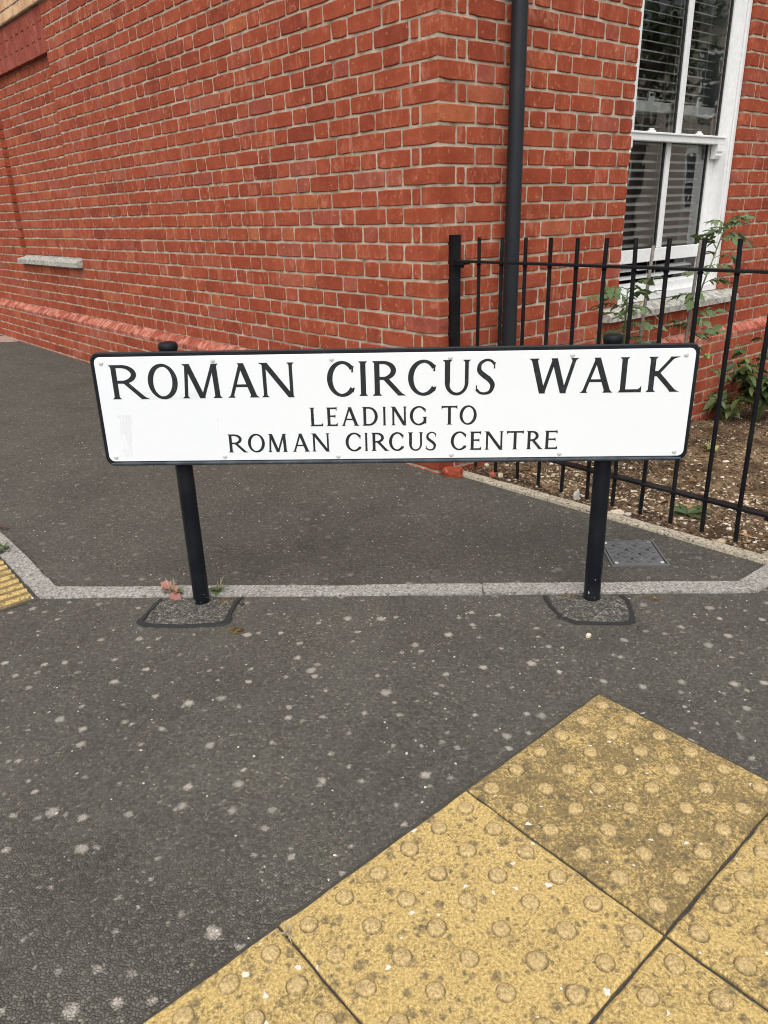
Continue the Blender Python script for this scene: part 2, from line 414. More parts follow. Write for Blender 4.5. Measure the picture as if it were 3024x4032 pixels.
def mk_leaf(name, stops, trans=0.25, rough=0.5):
    b = NB(name)
    p = b.pos()
    n1 = b.noise(p, 90, 3)
    t = b.ma('FRACT', b.ma('ADD', b.n("Attribute", attribute_name="tone").outputs['Fac'], b.n("ObjectInfo").outputs['Random']))
    c = b.ramp(b.ma('ADD', b.ma('MULTIPLY', t, 0.8), b.ma('MULTIPLY', n1, 0.2)), stops)
    b.fin(c, rough, b.bump(n1, 0.4, 0.002), Specular_IOR_Level=0.35)
    tl = b.n("BsdfTranslucent", {'Color': c}).outputs[0]
    mx = b.n("MixShader", {0: trans, 1: b.b.outputs[0], 2: tl}).outputs[0]
    b.t.links.new(mx, b.out.inputs['Surface'])
    return b.m
M['tomato'] = mk_leaf("tomato_leaf", [(0.1, (0.06, 0.105, 0.036)), (0.5, (0.11, 0.165, 0.065)), (0.85, (0.19, 0.245, 0.12))])
M['shrub'] = mk_leaf("shrub_leaf", [(0.1, (0.030, 0.055, 0.018)), (0.4, (0.065, 0.10, 0.03)), (0.75, (0.12, 0.155, 0.05)), (0.95, (0.24, 0.25, 0.09))])
M['weed'] = mk_leaf("weed_leaf", [(0.1, (0.055, 0.085, 0.030)), (0.6, (0.10, 0.15, 0.055)), (0.95, (0.18, 0.235, 0.11))])
M['yellowweed'] = mk_leaf("yellow_weed", [(0.1, (0.22, 0.24, 0.05)), (0.6, (0.40, 0.42, 0.11)), (0.95, (0.62, 0.52, 0.22))])
M['pinkleaf'] = mk_leaf("pink_leaf", [(0.1, (0.30, 0.11, 0.09)), (0.5, (0.48, 0.22, 0.18)), (0.95, (0.60, 0.36, 0.30))])
M['straw'] = mk_leaf("straw", [(0.1, (0.42, 0.33, 0.19)), (0.9, (0.6, 0.5, 0.32))], 0.15)
M['purple'] = mk_leaf("purple_leaf", [(0.1, (0.10, 0.02, 0.03)), (0.9, (0.2, 0.05, 0.06))], 0.1)
M['stem'] = mk_leaf("green_stem", [(0.1, (0.10, 0.14, 0.05)), (0.9, (0.2, 0.25, 0.11))], 0.05)
M['yellow'] = mk_leaf("yellow_petal", [(0.1, (0.75, 0.55, 0.04)), (0.9, (0.85, 0.68, 0.1))], 0.2)
M['fruit'] = mk_leaf("green_tomato", [(0.1, (0.16, 0.24, 0.06)), (0.9, (0.26, 0.34, 0.10))], 0.1, 0.3)
M['treeleaf'] = mk_leaf("tree_leaf", [(0.1, (0.035, 0.06, 0.015)), (0.6, (0.06, 0.1, 0.03)), (0.95, (0.1, 0.15, 0.05))])
M['trunk'] = simple_var("tree_bark", [(0.2, (0.05, 0.04, 0.03)), (0.8, (0.14, 0.11, 0.085))], 0.9, 20, 0.8, 0.02, False)

# ------------------------------------------------------------------ object helpers
def link(o, parent=None):
    COL.objects.link(o)
    if parent is not None:
        o.parent = parent
    return o
def tag(o, label=None, cat=None, group=None, kind=None):
    if label: o["label"] = label
    if cat: o["category"] = cat
    if group: o["group"] = group
    if kind: o["kind"] = kind
    return o
def empty(name, loc=(0, 0, 0), rz=0.0, parent=None):
    o = bpy.data.objects.new(name, None)
    o.empty_display_size = 0.1
    o.location = loc
    o.rotation_euler = (0, 0, rz)
    return link(o, parent)
def mesh_from(name, verts, faces, mat=None, tones=None, smooth=False):
    me = bpy.data.meshes.new(name)
    me.from_pydata([tuple(v) for v in verts], [], faces)
    if mat is not None:
        me.materials.append(mat)
    if tones is not None:
        a = me.attributes.new("tone", 'FLOAT', 'FACE')
        a.data.foreach_set("value", np.asarray(tones, dtype=np.float32))
    if smooth:
        me.polygons.foreach_set("use_smooth", [True] * len(me.polygons))
    me.update()
    return me
def ob(name, me, parent=None, mw=None):
    o = bpy.data.objects.new(name, me)
    link(o, parent)
    if mw is not None:
        o.matrix_local = mw
    return o
class G:
    """collects geometry"""
    def __init__(self): self.v, self.f, self.t = [], [], []
    def add(self, vs, fs, tone=None):
        o = len(self.v)
        self.v += [tuple(v) for v in vs]
        self.f += [tuple(i + o for i in f) for f in fs]
        self.t += [random.random() if tone is None else tone] * len(fs)
    def box(self, x0, x1, y0, y1, z0, z1, mw=None, bev=0.0):
        if bev > 0:
            bm = bmesh.new()
            bmesh.ops.create_cube(bm, size=1)
            for v in bm.verts:
                v.co = ((x0 + x1) / 2 + v.co.x * (x1 - x0), (y0 + y1) / 2 + v.co.y * (y1 - y0), (z0 + z1) / 2 + v.co.z * (z1 - z0))
            bmesh.ops.bevel(bm, geom=bm.edges[:] , offset=bev, segments=2, affect='EDGES', profile=0.6)
            bm.verts.index_update()
            vs = [v.co.copy() for v in bm.verts]; fs = [[v.index for v in f.verts] for f in bm.faces]
            bm.free()
        else:
            vs = [Vector((x, y, z)) for z in (z0, z1) for y in (y0, y1) for x in (x0, x1)]
            fs = [(0, 2, 3, 1), (4, 5, 7, 6), (0, 1, 5, 4), (2, 6, 7, 3), (0, 4, 6, 2), (1, 3, 7, 5)]
        if mw is not None: vs = [mw @ Vector(v) for v in vs]
        self.add(vs, fs)
    def tube(self, pts, rad, seg=8, cap=True):
        pts = [Vector(p) for p in pts]
        rads = rad if isinstance(rad, (list, tuple)) else [rad] * len(pts)
        vs, fs = [], []
        up = Vector((0.13, 0.27, 0.95)).normalized()
        for i, p in enumerate(pts):
            d = (pts[min(i + 1, len(pts) - 1)] - pts[max(i - 1, 0)]).normalized()
            if abs(d.dot(up)) > 0.98: a = d.cross(Vector((1, 0, 0))).normalized()
            else: a = d.cross(up).normalized()
            bb = d.cross(a).normalized()
            for k in range(seg):
                t = 2 * PI * k / seg
                vs.append(p + (a * math.cos(t) + bb * math.sin(t)) * rads[i])
        for i in range(len(pts) - 1):
            for k in range(seg):
                k2 = (k + 1) % seg
                fs.append((i * seg + k, i * seg + k2, (i + 1) * seg + k2, (i + 1) * seg + k))
        if cap:
            fs.append(tuple(range(seg))[::-1]); fs.append(tuple((len(pts) - 1) * seg + k for k in range(seg)))
        self.add(vs, fs)
    def lathe(self, prof, seg=20, loc=(0, 0, 0), mw=None):
        vs, fs = [], []
        for r, z in prof:
            for k in range(seg):
                t = 2 * PI * k / seg
                vs.append(Vector((loc[0] + r * math.cos(t), loc[1] + r * math.sin(t), loc[2] + z)))
        for i in range(len(prof) - 1):
            for k in range(seg):
                k2 = (k + 1) % seg
                fs.append((i * seg + k, i * seg + k2, (i + 1) * seg + k2, (i + 1) * seg + k))
        fs.append(tuple((len(prof) - 1) * seg + k for k in range(seg)))
        if mw is not None: vs = [mw @ v for v in vs]
        self.add(vs, fs)
    def mesh(self, name, mat, smooth=False):
        return mesh_from(name, self.v, self.f, mat, self.t, smooth)
    def build(self, name, mat, parent=None, smooth=False, mw=None):
        return ob(name, self.mesh(name, mat, smooth), parent, mw)
def autosmooth(o, ang=40):
    me = o.data
    me.polygons.foreach_set("use_smooth", [True] * len(me.polygons))
    me.set_sharp_from_angle(angle=math.radians(ang))

def cam_px(P):
    d = Vector(P) - Vector((0, 0, CAM_H))
    z = d.dot(CF)
    if z < 0.05: return None
    return 1512 + 2959 * d.dot(CR) / z, 2016 - 2959 * d.dot(CU) / z, z

# ================================================================== SETTING
# ---- ground sheet
def ground_sheet():
    g = G()
    R = 700.0
    g.add([(-R, -R, 0), (R, -R, 0), (R, R, 0), (-R, R, 0)], [(0, 1, 2, 3)])
    o = g.build("ground", M['asphalt'])
    tag(o, kind="structure", label="dark grey asphalt pavement dotted with pale lichen spots")
    return o
ground = ground_sheet()

def prism(g, quad, z0, z1, bev=0.006, wob=0.0015, n=5):
    """block over a ground quad (list of 4 xy, ccw) with softened, slightly uneven top edges"""
    q = [Vector((x, y, 0)) for x, y in quad]
    per = []
    for i in range(4):
        a, b_ = q[i], q[(i + 1) % 4]
        for k in range(n):
            per.append(a.lerp(b_, k / n))
    c = sum(q, Vector()) / 4
    low, mid, top = [], [], []
    for p in per:
        w = Vector((random.uniform(-wob, wob), random.uniform(-wob, wob), 0))
        d = (c - p).normalized()
        pp = p + w
        low.append(Vector((pp.x, pp.y, z0)))
        mid.append(Vector((pp.x, pp.y, z1 - bev + random.uniform(-wob, wob))))
        t = pp + d * bev * random.uniform(0.8, 1.7)
        top.append(Vector((t.x, t.y, z1)))
    N = len(per)
    fs = []
    for i in range(N):
        j = (i + 1) % N
        fs.append((i, j, N + j, N + i)); fs.append((N + i, N + j, 2 * N + j, 2 * N + i))
    fs.append(tuple(range(2 * N, 3 * N)))
    g.add(low + mid + top, fs)

def strip_stones(root, name, p0, p1, w, length, mat, z1, gap=0.004, first=0.0, side=1):
    """stones laid end to end from p0 to p1; w is measured to the left of the direction when side=1"""
    p0, p1 = Vector((*p0, 0)), Vector((*p1, 0))
    d = (p1 - p0); L = d.length; d.normalize()
    nrm = Vector((-d.y, d.x, 0)) * side
    s = 0.0
    cuts = [0.0]
    x = first if first > 0 else length
    while x < L - 0.08:
        cuts.append(x); x += length * random.uniform(0.97, 1.03)
    cuts.append(L)
    for a, c in zip(cuts[:-1], cuts[1:]):
        g = G()
        A, B = p0 + d * (a + gap / 2), p0 + d * (c - gap / 2)
        quad = [A, B, B + nrm * w, A + nrm * w] if side == 1 else [A + nrm * w, B + nrm * w, B, A]
        prism(g, [(v.x, v.y) for v in quad], -0.06, z1 + random.uniform(-0.001, 0.001), 0.005, 0.002, 8)
        o = g.build(name, mat, root)

kerb = G()
kerb.add([(-1.14, 2.20, -0.03), (1.16, 2.09, -0.03), (1.15, 2.14, -0.03), (-1.11, 2.255, -0.03)], [(0, 1, 2, 3)])
kerb = kerb.build("kerb", M['tar'])
tag(kerb, "flush pale granite kerb line crossing the pavement", kind="structure")
strip_stones(kerb, "kerb_stone", (-1.137, 2.194), (1.160, 2.083), 0.066, 0.92, M['granite'], 0.010, first=0.52)
strip_stones(kerb, "kerb_stone", (1.166, 2.084), (3.4, 3.87), 0.072, 0.92, M['granite'], 0.010, first=0.9)
strip_stones(kerb, "kerb_stone", (-3.9, 5.46), (-1.141, 2.197), -0.070, 0.92, M['granite'], 0.010, first=0.35, side=-1)

edg = G()
edg.add([(0.30, 3.33, -0.03), (1.29, 2.27, -0.03), (1.32, 2.30, -0.03), (0.33, 3.36, -0.03)], [(0, 1, 2, 3)])
edg = edg.build("path_edging", M['tar'])
tag(edg, "pale concrete edging between the path and the garden", kind="structure")
strip_stones(edg, "edging_stone", (0.300, 3.345), (1.288, 2.272), 0.046, 0.915, M['edging'], 0.014, first=0.55)
strip_stones(edg, "edging_stone", (1.296, 2.278), (3.5, 4.04), 0.046, 0.915, M['edging'], 0.014)

# ---- pink flagstones at the far end of the path
fl = G()
fl.add([(-4.9, 8.2, 0.002), (-3.72, 7.93, 0.002), (-4.1, 8.55, 0.002), (-5.2, 9.0, 0.002)], [(0, 1, 2, 3)])
fl = fl.build("far_pavement", M['tar'])
tag(fl, "pinkish paving flags at the far end of the path by the wall", kind="structure")
for a in range(3):
    g = G()
    x0 = -3.73 - a * 0.46; y0 = 7.945 + a * 0.03
    prism(g, [(x0 - 0.45, y0 - 0.02), (x0, y0), (x0 - 0.28, y0 + 0.42), (x0 - 0.72, y0 + 0.40)], -0.03, 0.006, 0.004)
    g.build("flagstone", M['flag'], fl)

# ---- buff tactile paving with blisters
TA, TB, TF = Vector((0.524, 1.578, 0)), Vector((0.154, 1.253, 0)), Vector((-0.205, 0.942, 0))
TE = Vector((0.295, -0.353, 0))
colsT = [TA, TB, TF, TF + (TF - TB), TF + 2 * (TF - TB)]
bed = G()
bed.add([colsT[0] + Vector((0, 0.0, -0.004)), colsT[4] + Vector((0, 0, -0.004)), colsT[4] + TE * 4 + Vector((0, 0, -0.004)), colsT[0] + TE * 4 + Vector((0, 0, -0.004))], [(3, 2, 1, 0)])
bedme = bed.v
bed = G()
c0, c1, c2, c3 = colsT[0] + (TA - TB) * 0.012 - TE * 0.012, colsT[4] - TE * 0.012, colsT[4] + TE * 4, colsT[0] + (TA - TB) * 0.012 + TE * 4
prism(bed, [(c1.x, c1.y), (c2.x, c2.y), (c3.x, c3.y), (c0.x, c0.y)], -0.05, 0.0025, 0.001, 0.002, 24)
bed = bed.build("tactile_pavement", M['joint'])
tag(bed, "buff tactile paving with raised blisters", kind="structure")
bl = G()
bl.lathe([(0.0205, -0.0006), (0.0180, 0.0004), (0.0164, 0.0024), (0.0150, 0.0048), (0.0124, 0.0066), (0.0080, 0.0073)], 14)
blister_me = bl.mesh("blister", M['blister'], True)
GRIME = {(0, 0): 1.08, (0, 1): 0.66, (1, 0): 0.46, (1, 1): 0.58, (2, 0): 0.6, (0, 2): 0.5}
n_bl = 0
for i in range(4):
    for j in range(4):
        a, b2 = colsT[i], colsT[i + 1]
        A0, A1 = a + TE * j, b2 + TE * j
        B1, B0 = b2 + TE * (j + 1), a + TE * (j + 1)
        vis = [cam_px(p) for p in (A0, A1, B1, B0, (A0 + B1) / 2)]
        if not any(v and -500 < v[0] < 3500 and v[1] < 4500 for v in vis):
            continue
        g = G()
        cc = (A0 + A1 + B0 + B1) / 4
        q = [p.lerp(cc, 0.012) for p in (A1, B1, B0, A0)]
        dz = random.uniform(-0.0008, 0.0008)
        prism(g, [(p.x, p.y) for p in q], -0.04, 0.010 + dz, 0.004, 0.0014, 14)
        so = g.build("slab", M['slab'], bed)
        so["grime"] = GRIME.get((i, j), random.uniform(0.45, 0.7))
        for u in range(6):
            for v in range(6):
                fu, fv = (u + 0.5) / 6, (v + 0.5) / 6
                P = A0.lerp(A1, fu).lerp(B0.lerp(B1, fu), fv)
                pp = cam_px(P)
                if pp is None or not (-60 < pp[0] < 3090 and pp[1] < 4120): continue
                o = ob("blister", blister_me, so, Matrix.Translation((P.x + random.uniform(-.001, .001), P.y + random.uniform(-.001, .001), 0.0100 + dz - random.uniform(0.0, 0.0016))) @ Matrix.Rotation(random.uniform(0, 6.28), 4, 'Z') @ Matrix.Diagonal((random.uniform(.93, 1.06), random.uniform(.93, 1.06), 1, 1)))
                n_bl += 1

# ---- ribbed paving at the left edge
rib = G()
RC = Vector((-1.150, 2.190, 0)); RX = Vector((-0.74, -0.672, 0)).normalized(); RY = Vector((-0.625, 0.78, 0)).normalized()
def ribquad(u0, u1, v0, v1): return [(RC + RX * u + RY * v) for u, v in ((u1, v0), (u0, v0), (u0, v1), (u1, v1))]
prism(rib, [(p.x, p.y) for p in ribquad(-0.012, 0.82, -0.012, 1.2)], -0.05, 0.0025, 0.001, 0.002, 12)
rib = rib.build("ribbed_pavement", M['joint'])
tag(rib, "buff ribbed corduroy paving at the left edge", kind="structure")
for a in range(2):
    for c in range(3):
        g = G()
        prism(g, [(p.x, p.y) for p in ribquad(a * 0.4 + 0.003, a * 0.4 + 0.396, c * 0.4 + 0.003, c * 0.4 + 0.396)], -0.04, 0.008, 0.004, 0.0015, 10)
        so = g.build("slab", M['slab'], rib)
        so["grime"] = 1.5
        for k in range(8):
            g = G()
            v0 = c * 0.4 + 0.008 + k * 0.0485
            vs, fs = [], []
            NS = 10
            for s_ in range(NS + 1):
                u_ = a * 0.4 + 0.006 + 0.388 * s_ / NS
                for t_, (dv, hz) in enumerate(((0, 0.004), (0.004, 0.0125), (0.012, 0.0165), (0.020, 0.0125), (0.024, 0.004))):
                    P = RC + RX * u_ + RY * (v0 + dv)
                    vs.append((P.x, P.y, hz + random.uniform(-0.0008, 0.0008)))
            for s_ in range(NS):
                for t_ in range(4):
                    q0 = s_ * 5 + t_
                    fs.append((q0, q0 + 1, q0 + 6, q0 + 5))
            g.add(vs, fs)
            o = g.build("rib", M['slab'], so, True)
            o["grime"] = 0.55

# ---- concrete patches and tar seams at the sign posts
def patch(outline, seam, label, drips):
    g = G()
    cx_, cy_ = sum(p[0] for p in outline) / len(outline), sum(p[1] for p in outline) / len(outline)
    N = 60
    per = []
    for i in range(len(outline)):
        a, b_ = Vector((*outline[i], 0)), Vector((*outline[(i + 1) % len(outline)], 0))
        for k in range(12): per.append(a.lerp(b_, k / 12))
    vs = [Vector((cx_, cy_, 0.0050))]
    for p in per:
        vs.append(Vector((p.x, p.y, 0.0035 + 0.0008 * noise.noise(p * 40))))
    n = len(per)
    g.add(vs, [(0, 1 + i, 1 + (i + 1) % n) for i in range(n)])
    root = g.build("pavement_patch", M['patch'])
    tag(root, label, kind="structure")
    # tar seam: ribbon with ragged edges
    pts = []
    for i in range(len(seam) - 1):
        a, b_ = seam[i], seam[i + 1]
        for k in range(14):
            t = k / 14
            pts.append((a[0] + (b_[0] - a[0]) * t, a[1] + (b_[1] - a[1]) * t, a[2] + (b_[2] - a[2]) * t))
    pts.append(seam[-1])
    g = G(); vs, fs = [], []
    for i, (x, y, w) in enumerate(pts):
        d = Vector((pts[min(i + 2, len(pts) - 1)][0] - pts[max(i - 2, 0)][0], pts[min(i + 2, len(pts) - 1)][1] - pts[max(i - 2, 0)][1], 0)).normalized()
        nn = Vector((-d.y, d.x, 0))
        P = Vector((x, y, 0))
        r1 = 0.72 * w * (1 + 0.6 * noise.noise(P * 70)) ; r2 = 0.72 * w * (1 + 0.6 * noise.noise(P * 70 + Vector((9, 3, 1))))
        vs += [P + nn * r1 + Vector((0, 0, 0.0020)), P + nn * r1 * 0.8 + Vector((0, 0, 0.0058)), P - nn * r2 * 0.8 + Vector((0, 0, 0.0058)), P - nn * r2 + Vector((0, 0, 0.0020))]
    for i in range(len(pts) - 1):
        for k in range(3):
            a = i * 4 + k
            fs.append((a, a + 1, a + 5, a + 4))
    g.add(vs, fs)
    for (x, y, r) in drips:
        ring = []
        for k in range(10):
            t = 2 * PI * k / 10
            rr = r * random.uniform(0.7, 1.25)
            ring.append(Vector((x + rr * math.cos(t), y + rr * math.sin(t), 0.005)))
        g.add(ring + [Vector((x, y, 0.007))], [(k, (k + 1) % 10, 10) for k in range(10)])
    g.build("tar_seam", M['tar'], root)
    return root
patch([(-0.735, 2.160), (-0.742, 2.015), (-0.700, 1.995), (-0.500, 1.985), (-0.487, 2.02), (-0.480, 2.148)],
      [(-0.727, 2.158, 0.008), (-0.748, 2.06, 0.009), (-0.757, 2.015, 0.014), (-0.730, 1.995, 0.011), (-0.62, 1.982, 0.0085), (-0.52, 1.985, 0.013), (-0.485, 2.0, 0.018), (-0.488, 2.05, 0.010), (-0.478, 2.14, 0.009), (-0.462, 2.150, 0.007)],
      "square concrete patch outlined in tar at the left sign post", [(-0.455, 2.105, 0.006), (-0.47, 2.115, 0.004)])
patch([(0.515, 2.100), (0.505, 1.965), (0.545, 1.932), (0.70, 1.925), (0.735, 1.96), (0.745, 2.085)],
      [(0.500, 2.100, 0.011), (0.503, 2.04, 0.008), (0.520, 1.965, 0.010), (0.555, 1.932, 0.011), (0.63, 1.922, 0.007), (0.69, 1.918, 0.010), (0.722, 1.93, 0.014), (0.738, 1.99, 0.010), (0.745, 2.055, 0.010), (0.735, 2.085, 0.012)],
      "square concrete patch outlined in tar at the right sign post", [(0.728, 1.895, 0.005), (0.722, 1.878, 0.004), (0.725, 1.865, 0.003), (0.645, 1.852, 0.004), (0.66, 1.851, 0.003)])

# ---- small brown moss cushions on the asphalt
for (x_, y_, n_m, lab_) in ((-0.452, 1.945, 26, "brown moss scraps on the asphalt below the left patch"), (0.825, 2.065, 16, "dark moss scraps on the asphalt right of the right post"), (-0.512, 2.128, 14, "rusty moss beside the left post foot"), (0.575, 2.098, 16, "orange moss on the patch left of the right post foot")):
    g = G()
    for _ in range(n_m):
        px_, py_ = x_ + random.gauss(0, 0.012), y_ + random.gauss(0, 0.008)
        r_ = random.uniform(0.002, 0.005)
        ring = [(px_ + r_ * math.cos(t) * random.uniform(.7, 1.3), py_ + r_ * math.sin(t) * random.uniform(.7, 1.3), 0.004) for t in (0, 1.05, 2.1, 3.14, 4.2, 5.2)]
        g.add(ring + [(px_, py_, 0.0085)], [(k, (k + 1) % 6, 6) for k in range(6)])
    o = g.build("moss", M['moss'], None, True)
    tag(o, lab_, "moss", kind="stuff")

# ================================================================== HOUSE
CX, CY, LA, RA = 0.264458, 3.38136, 2.2804, 0.674169
COURSE = 0.0768
Z0 = 1.853478
zl = lambda i: Z0 - COURSE * i
class Wall:
    def __init__(self, ang, side):
        self.e = Vector((math.cos(ang), math.sin(ang), 0))
        self.inn = Vector((-math.sin(ang), math.cos(ang), 0)) * (1 if side == 'R' else -1)
        self.ex = self.e if side == 'R' else -self.e      # local x so that (ex, inn, z) is right-handed
        self.sg = 1 if side == 'R' else -1
        self.o = Vector((CX, CY, 0))
    def P(self, u, d, z): return self.o + self.e * u + self.inn * d + Vector((0, 0, z))
    def mw(self, u, d, z):
        p = self.P(u, d, z); ex, n = self.ex, self.inn
        return Matrix(((ex.x, n.x, 0, p.x), (ex.y, n.y, 0, p.y), (0, 0, 1, p.z), (0, 0, 0, 1)))
    def box(self, g, u0, u1, d0, d1, z0, z1, bev=0.0):
        m = self.mw(0, 0, 0)
        a, b_ = u0 * self.sg, u1 * self.sg
        g.box(min(a, b_), max(a, b_), d0, d1, z0, z1, m, bev)
WL, WR = Wall(LA, 'L'), Wall(RA, 'R')

house = empty("house", (CX, CY, 0))
tag(house, "red brick corner house with white sash window behind the railings", "house")
HI = house.matrix_world.inverted() if False else Matrix.Translation((-CX, -CY, 0))
def hpart(g, name, mat, parent=None, smooth=False):
    o = g.build(name, mat, house if parent is None else parent, smooth)
    if parent is None or parent is house:
        o.matrix_parent_inverse = Matrix.Translation((-CX, -CY, 0))
    return o

MD = 0.0056   # mortar recess
def core_left():
    g = G()
    for (u0, u1, z0, z1, d) in [(0.004, 4.098, 0.394, 2.93, MD), (4.098, 5.619, 0.394, 0.800, MD), (4.098, 5.619, 0.800, 2.330, 0.045 + MD),
                                 (4.098, 5.619, 2.330, 2.93, MD + 0.004), (5.620, 7.8, 0.394, 2.93, MD)]:
        WL.box(g, u0, u1, d, 0.14, z0, z1)
    WL.box(g, -0.05 + MD, 7.8, -0.05 + MD, 0.12, -0.5, zl(20) + 0.010)
    prof_ = [(0.1, zl(20) + 0.011), (-0.05 + MD, zl(20) + 0.011), (-0.05 + MD, zl(20) + 0.024), (MD, zl(20) + 0.066), (MD, 0.3935), (0.1, 0.3935)]
    vs_ = [WL.P(-0.04, d_, z_) for d_, z_ in prof_] + [WL.P(7.8, d_, z_) for d_, z_ in prof_]
    g.add(vs_, [(j, (j + 1) % 6, 6 + (j + 1) % 6, 6 + j) for j in range(6)])
    WL.box(g, 0.0, 7.8, -0.025 + MD, 0.10, 2.624, 2.846)
    return hpart(g, "side_wall", M['mortar'])
def core_right():
    g = G()
    for (u0, u1, z0, z1) in [(0.004, 1.332, 0.394, 2.93), (1.332, 2.436, 0.394, 0.548), (1.332, 2.436, 2.475, 2.93), (2.436, 4.6, 0.394, 2.93)]:
        WR.box(g, u0, u1, MD, 0.14, z0, z1)
    WR.box(g, -0.05 + MD, 4.6, -0.05 + MD, 0.12, -0.5, zl(20) + 0.010)
    prof_ = [(0.1, zl(20) + 0.011), (-0.05 + MD, zl(20) + 0.011), (-0.05 + MD, zl(20) + 0.024), (MD, zl(20) + 0.066), (MD, 0.3935), (0.1, 0.3935)]
    vs_ = [WR.P(-0.04, d_, z_) for d_, z_ in prof_] + [WR.P(4.6, d_, z_) for d_, z_ in prof_]
    g.add(vs_, [(j, (j + 1) % 6, 6 + (j + 1) % 6, 6 + j) for j in range(6)])
    WR.box(g, 0.0, 4.6, -0.025 + MD, 0.10, 2.624, 2.846)
    return hpart(g, "front_wall", M['mortar'])
side_wall, front_wall = core_left(), core_right()

def brick_mesh(w, h, depth, rough=1.0):
    """brick with softened, uneven arrises; front at y=0, centred on x and z"""
    nx = 4 if w > 0.15 else (3 if w > 0.08 else 2)
    per = []
    hw, hh = w / 2, h / 2
    for k in range(nx): per.append((-hw + w * k / nx, -hh))
    per.append((hw, -hh)); per.append((hw, 0))
    for k in range(nx): per.append((hw - w * k / nx, hh))
    per.append((-hw, hh)); per.append((-hw, 0))
    f0, f1, bk = [], [], []
    for x, z in per:
        corner = abs(abs(x) - hw) < 1e-6 and abs(abs(z) - hh) < 1e-6
        j = 0.0008 * rough
        jx, jz = random.uniform(-j, j), random.uniform(-j, j) * 1.2
        ch = 0.006 * rough if random.random() < 0.07 else 0
        ins = random.uniform(0.0018, 0.0038) * rough + ch * 0.6
        cx_ = 0.0022 if corner else 0
        xx, zz = x + jx - math.copysign(cx_, x), z + jz - math.copysign(cx_, z)
        ix = xx - (math.copysign(ins, x) if abs(abs(x) - hw) < 1e-6 else 0)
        iz = zz - (math.copysign(ins, z) if abs(abs(z) - hh) < 1e-6 else 0)
        f0.append((ix, random.uniform(-0.0004, 0.0006), iz))
        f1.append((xx, 0.0026 + ch * 0.5, zz))
        bk.append((x, depth, z))
    n = len(per)
    fs = [tuple(range(n))]
    for i in range(n):
        j = (i + 1) % n
        fs.append((i, n + i, n + j, j)); fs.append((n + i, 2 * n + i, 2 * n + j, n + j))
    return f0 + f1 + bk, fs

VAR = {}
def variants(kind, w, n):
    out = []
    for _ in range(n):
        v, f = brick_mesh(w, 0.0662, 0.1)
        out.append((np.array(v), f))
    VAR[kind] = (w, out)
variants('S', 0.2150, 18)
variants('H', 0.1025, 14)
variants('Q', 0.0460, 6)
MESHES = {}
def vmesh(kind, k):
    key = (kind, k)
    if key not in MESHES:
        v, f = VAR[kind][1][k]
        MESHES[key] = mesh_from("brick", v, f, M['brick'], [random.random()] * len(f))
    return MESHES[key]

bricks = []   # (wall, wallobj, row, u0, u1, d)
def lay(wall, wobj, i, u_start, u_end, first, d=0.0, holes=()):
    """Flemish bond from u_start; first is the opening sequence"""
    u = u_start
    seq = list(first)
    nxt = None
    items = []
    last = seq[-1]
    while u < u_end:
        k = seq.pop(0) if seq else ('H' if last == 'S' else 'S')
        last = k
        w = {'S': 0.2142, 'H': 0.1017, 'Q': 0.0458, 'x': 0.1017, 'y': 0.2142}[k]
        j0 = random.uniform(-0.0022, 0.0022)
        a, c = u, u + w
        u = c + 0.0108
        if k in 'xy':
            last = 'H' if k == 'x' else 'S'
            continue
        segs = [(a + (0 if a == u_start else j0), min(c + random.uniform(-0.0022, 0.0022), u_end))]
        for (h0, h1) in holes:
            ns = []
            for s0, s1 in segs:
                if s1 <= h0 or s0 >= h1: ns.append((s0, s1)); continue
                if s0 < h0: ns.append((s0, h0))
                if s1 > h1: ns.append((h1, s1))
            segs = ns
        for s0, s1 in segs:
            if s1 - s0 > 0.022:
                items.append((wall, wobj, i, s0, s1, d))
    for (h0, h1) in holes:
        r_ = [k for k in range(len(items)) if items[k][3] >= h1 - 1e-6]
        if r_:
            k = min(r_, key=lambda q_: items[q_][3]); it = items[k]; items[k] = (it[0], it[1], it[2], h1, it[4], it[5])
        l_ = [k for k in range(len(items)) if items[k][4] <= h0 + 1e-6]
        if l_:
            k = max(l_, key=lambda q_: items[q_][4]); it = items[k]; items[k] = (it[0], it[1], it[2], it[3], h0, it[5])
    if items and u_end - items[-1][4] < 0.05:
        it = items[-1]; items[-1] = (it[0], it[1], it[2], it[3], u_end, it[5])
    bricks.extend(items)

for i in range(-17, 29):
    if i in (-13, -12, -11): continue       # buff band
    if i == 19: continue                    # bevelled plinth course
    proj = -0.05 if i > 19 else 0.0
    st = -0.05 if i > 19 else 0.0
    odd = i % 2 != 0
    # side wall
    holes = []
    if -10 <= i <= -7: holes = [(4.10, 5.60)]
    elif -6 <= i <= 13: holes = [(4.10, 5.60)]
    lay(WL, side_wall, i, st, 7.6, ['S', 'H'] if odd else ['x', 'Q', 'S'], proj, holes)
    if -6 <= i <= 12:
        lay(WL, side_wall, i, 4.102 - (0 if odd else 0.11), 5.598, ['S', 'H'], 0.045, [(3.0, 4.102)])
    # front wall
    if -8 <= i <= 15: holes = [(1.338, 2.430)]
    elif i == 16: holes = [(1.205, 2.565)]
    else: holes = []
    if holes and i <= 15:
        lay(WR, front_wall, i, st, 1.338, ['x', 'Q', 'S'] if odd else ['S', 'H'], proj)
        lay(WR, front_wall, i, 2.430, 4.5, ['H', 'Q', 'S'] if odd else ['S', 'H'], proj)
    else:
        lay(WR, front_wall, i, st, 4.5, ['x', 'Q', 'S'] if odd else ['S', 'H'], proj, holes)

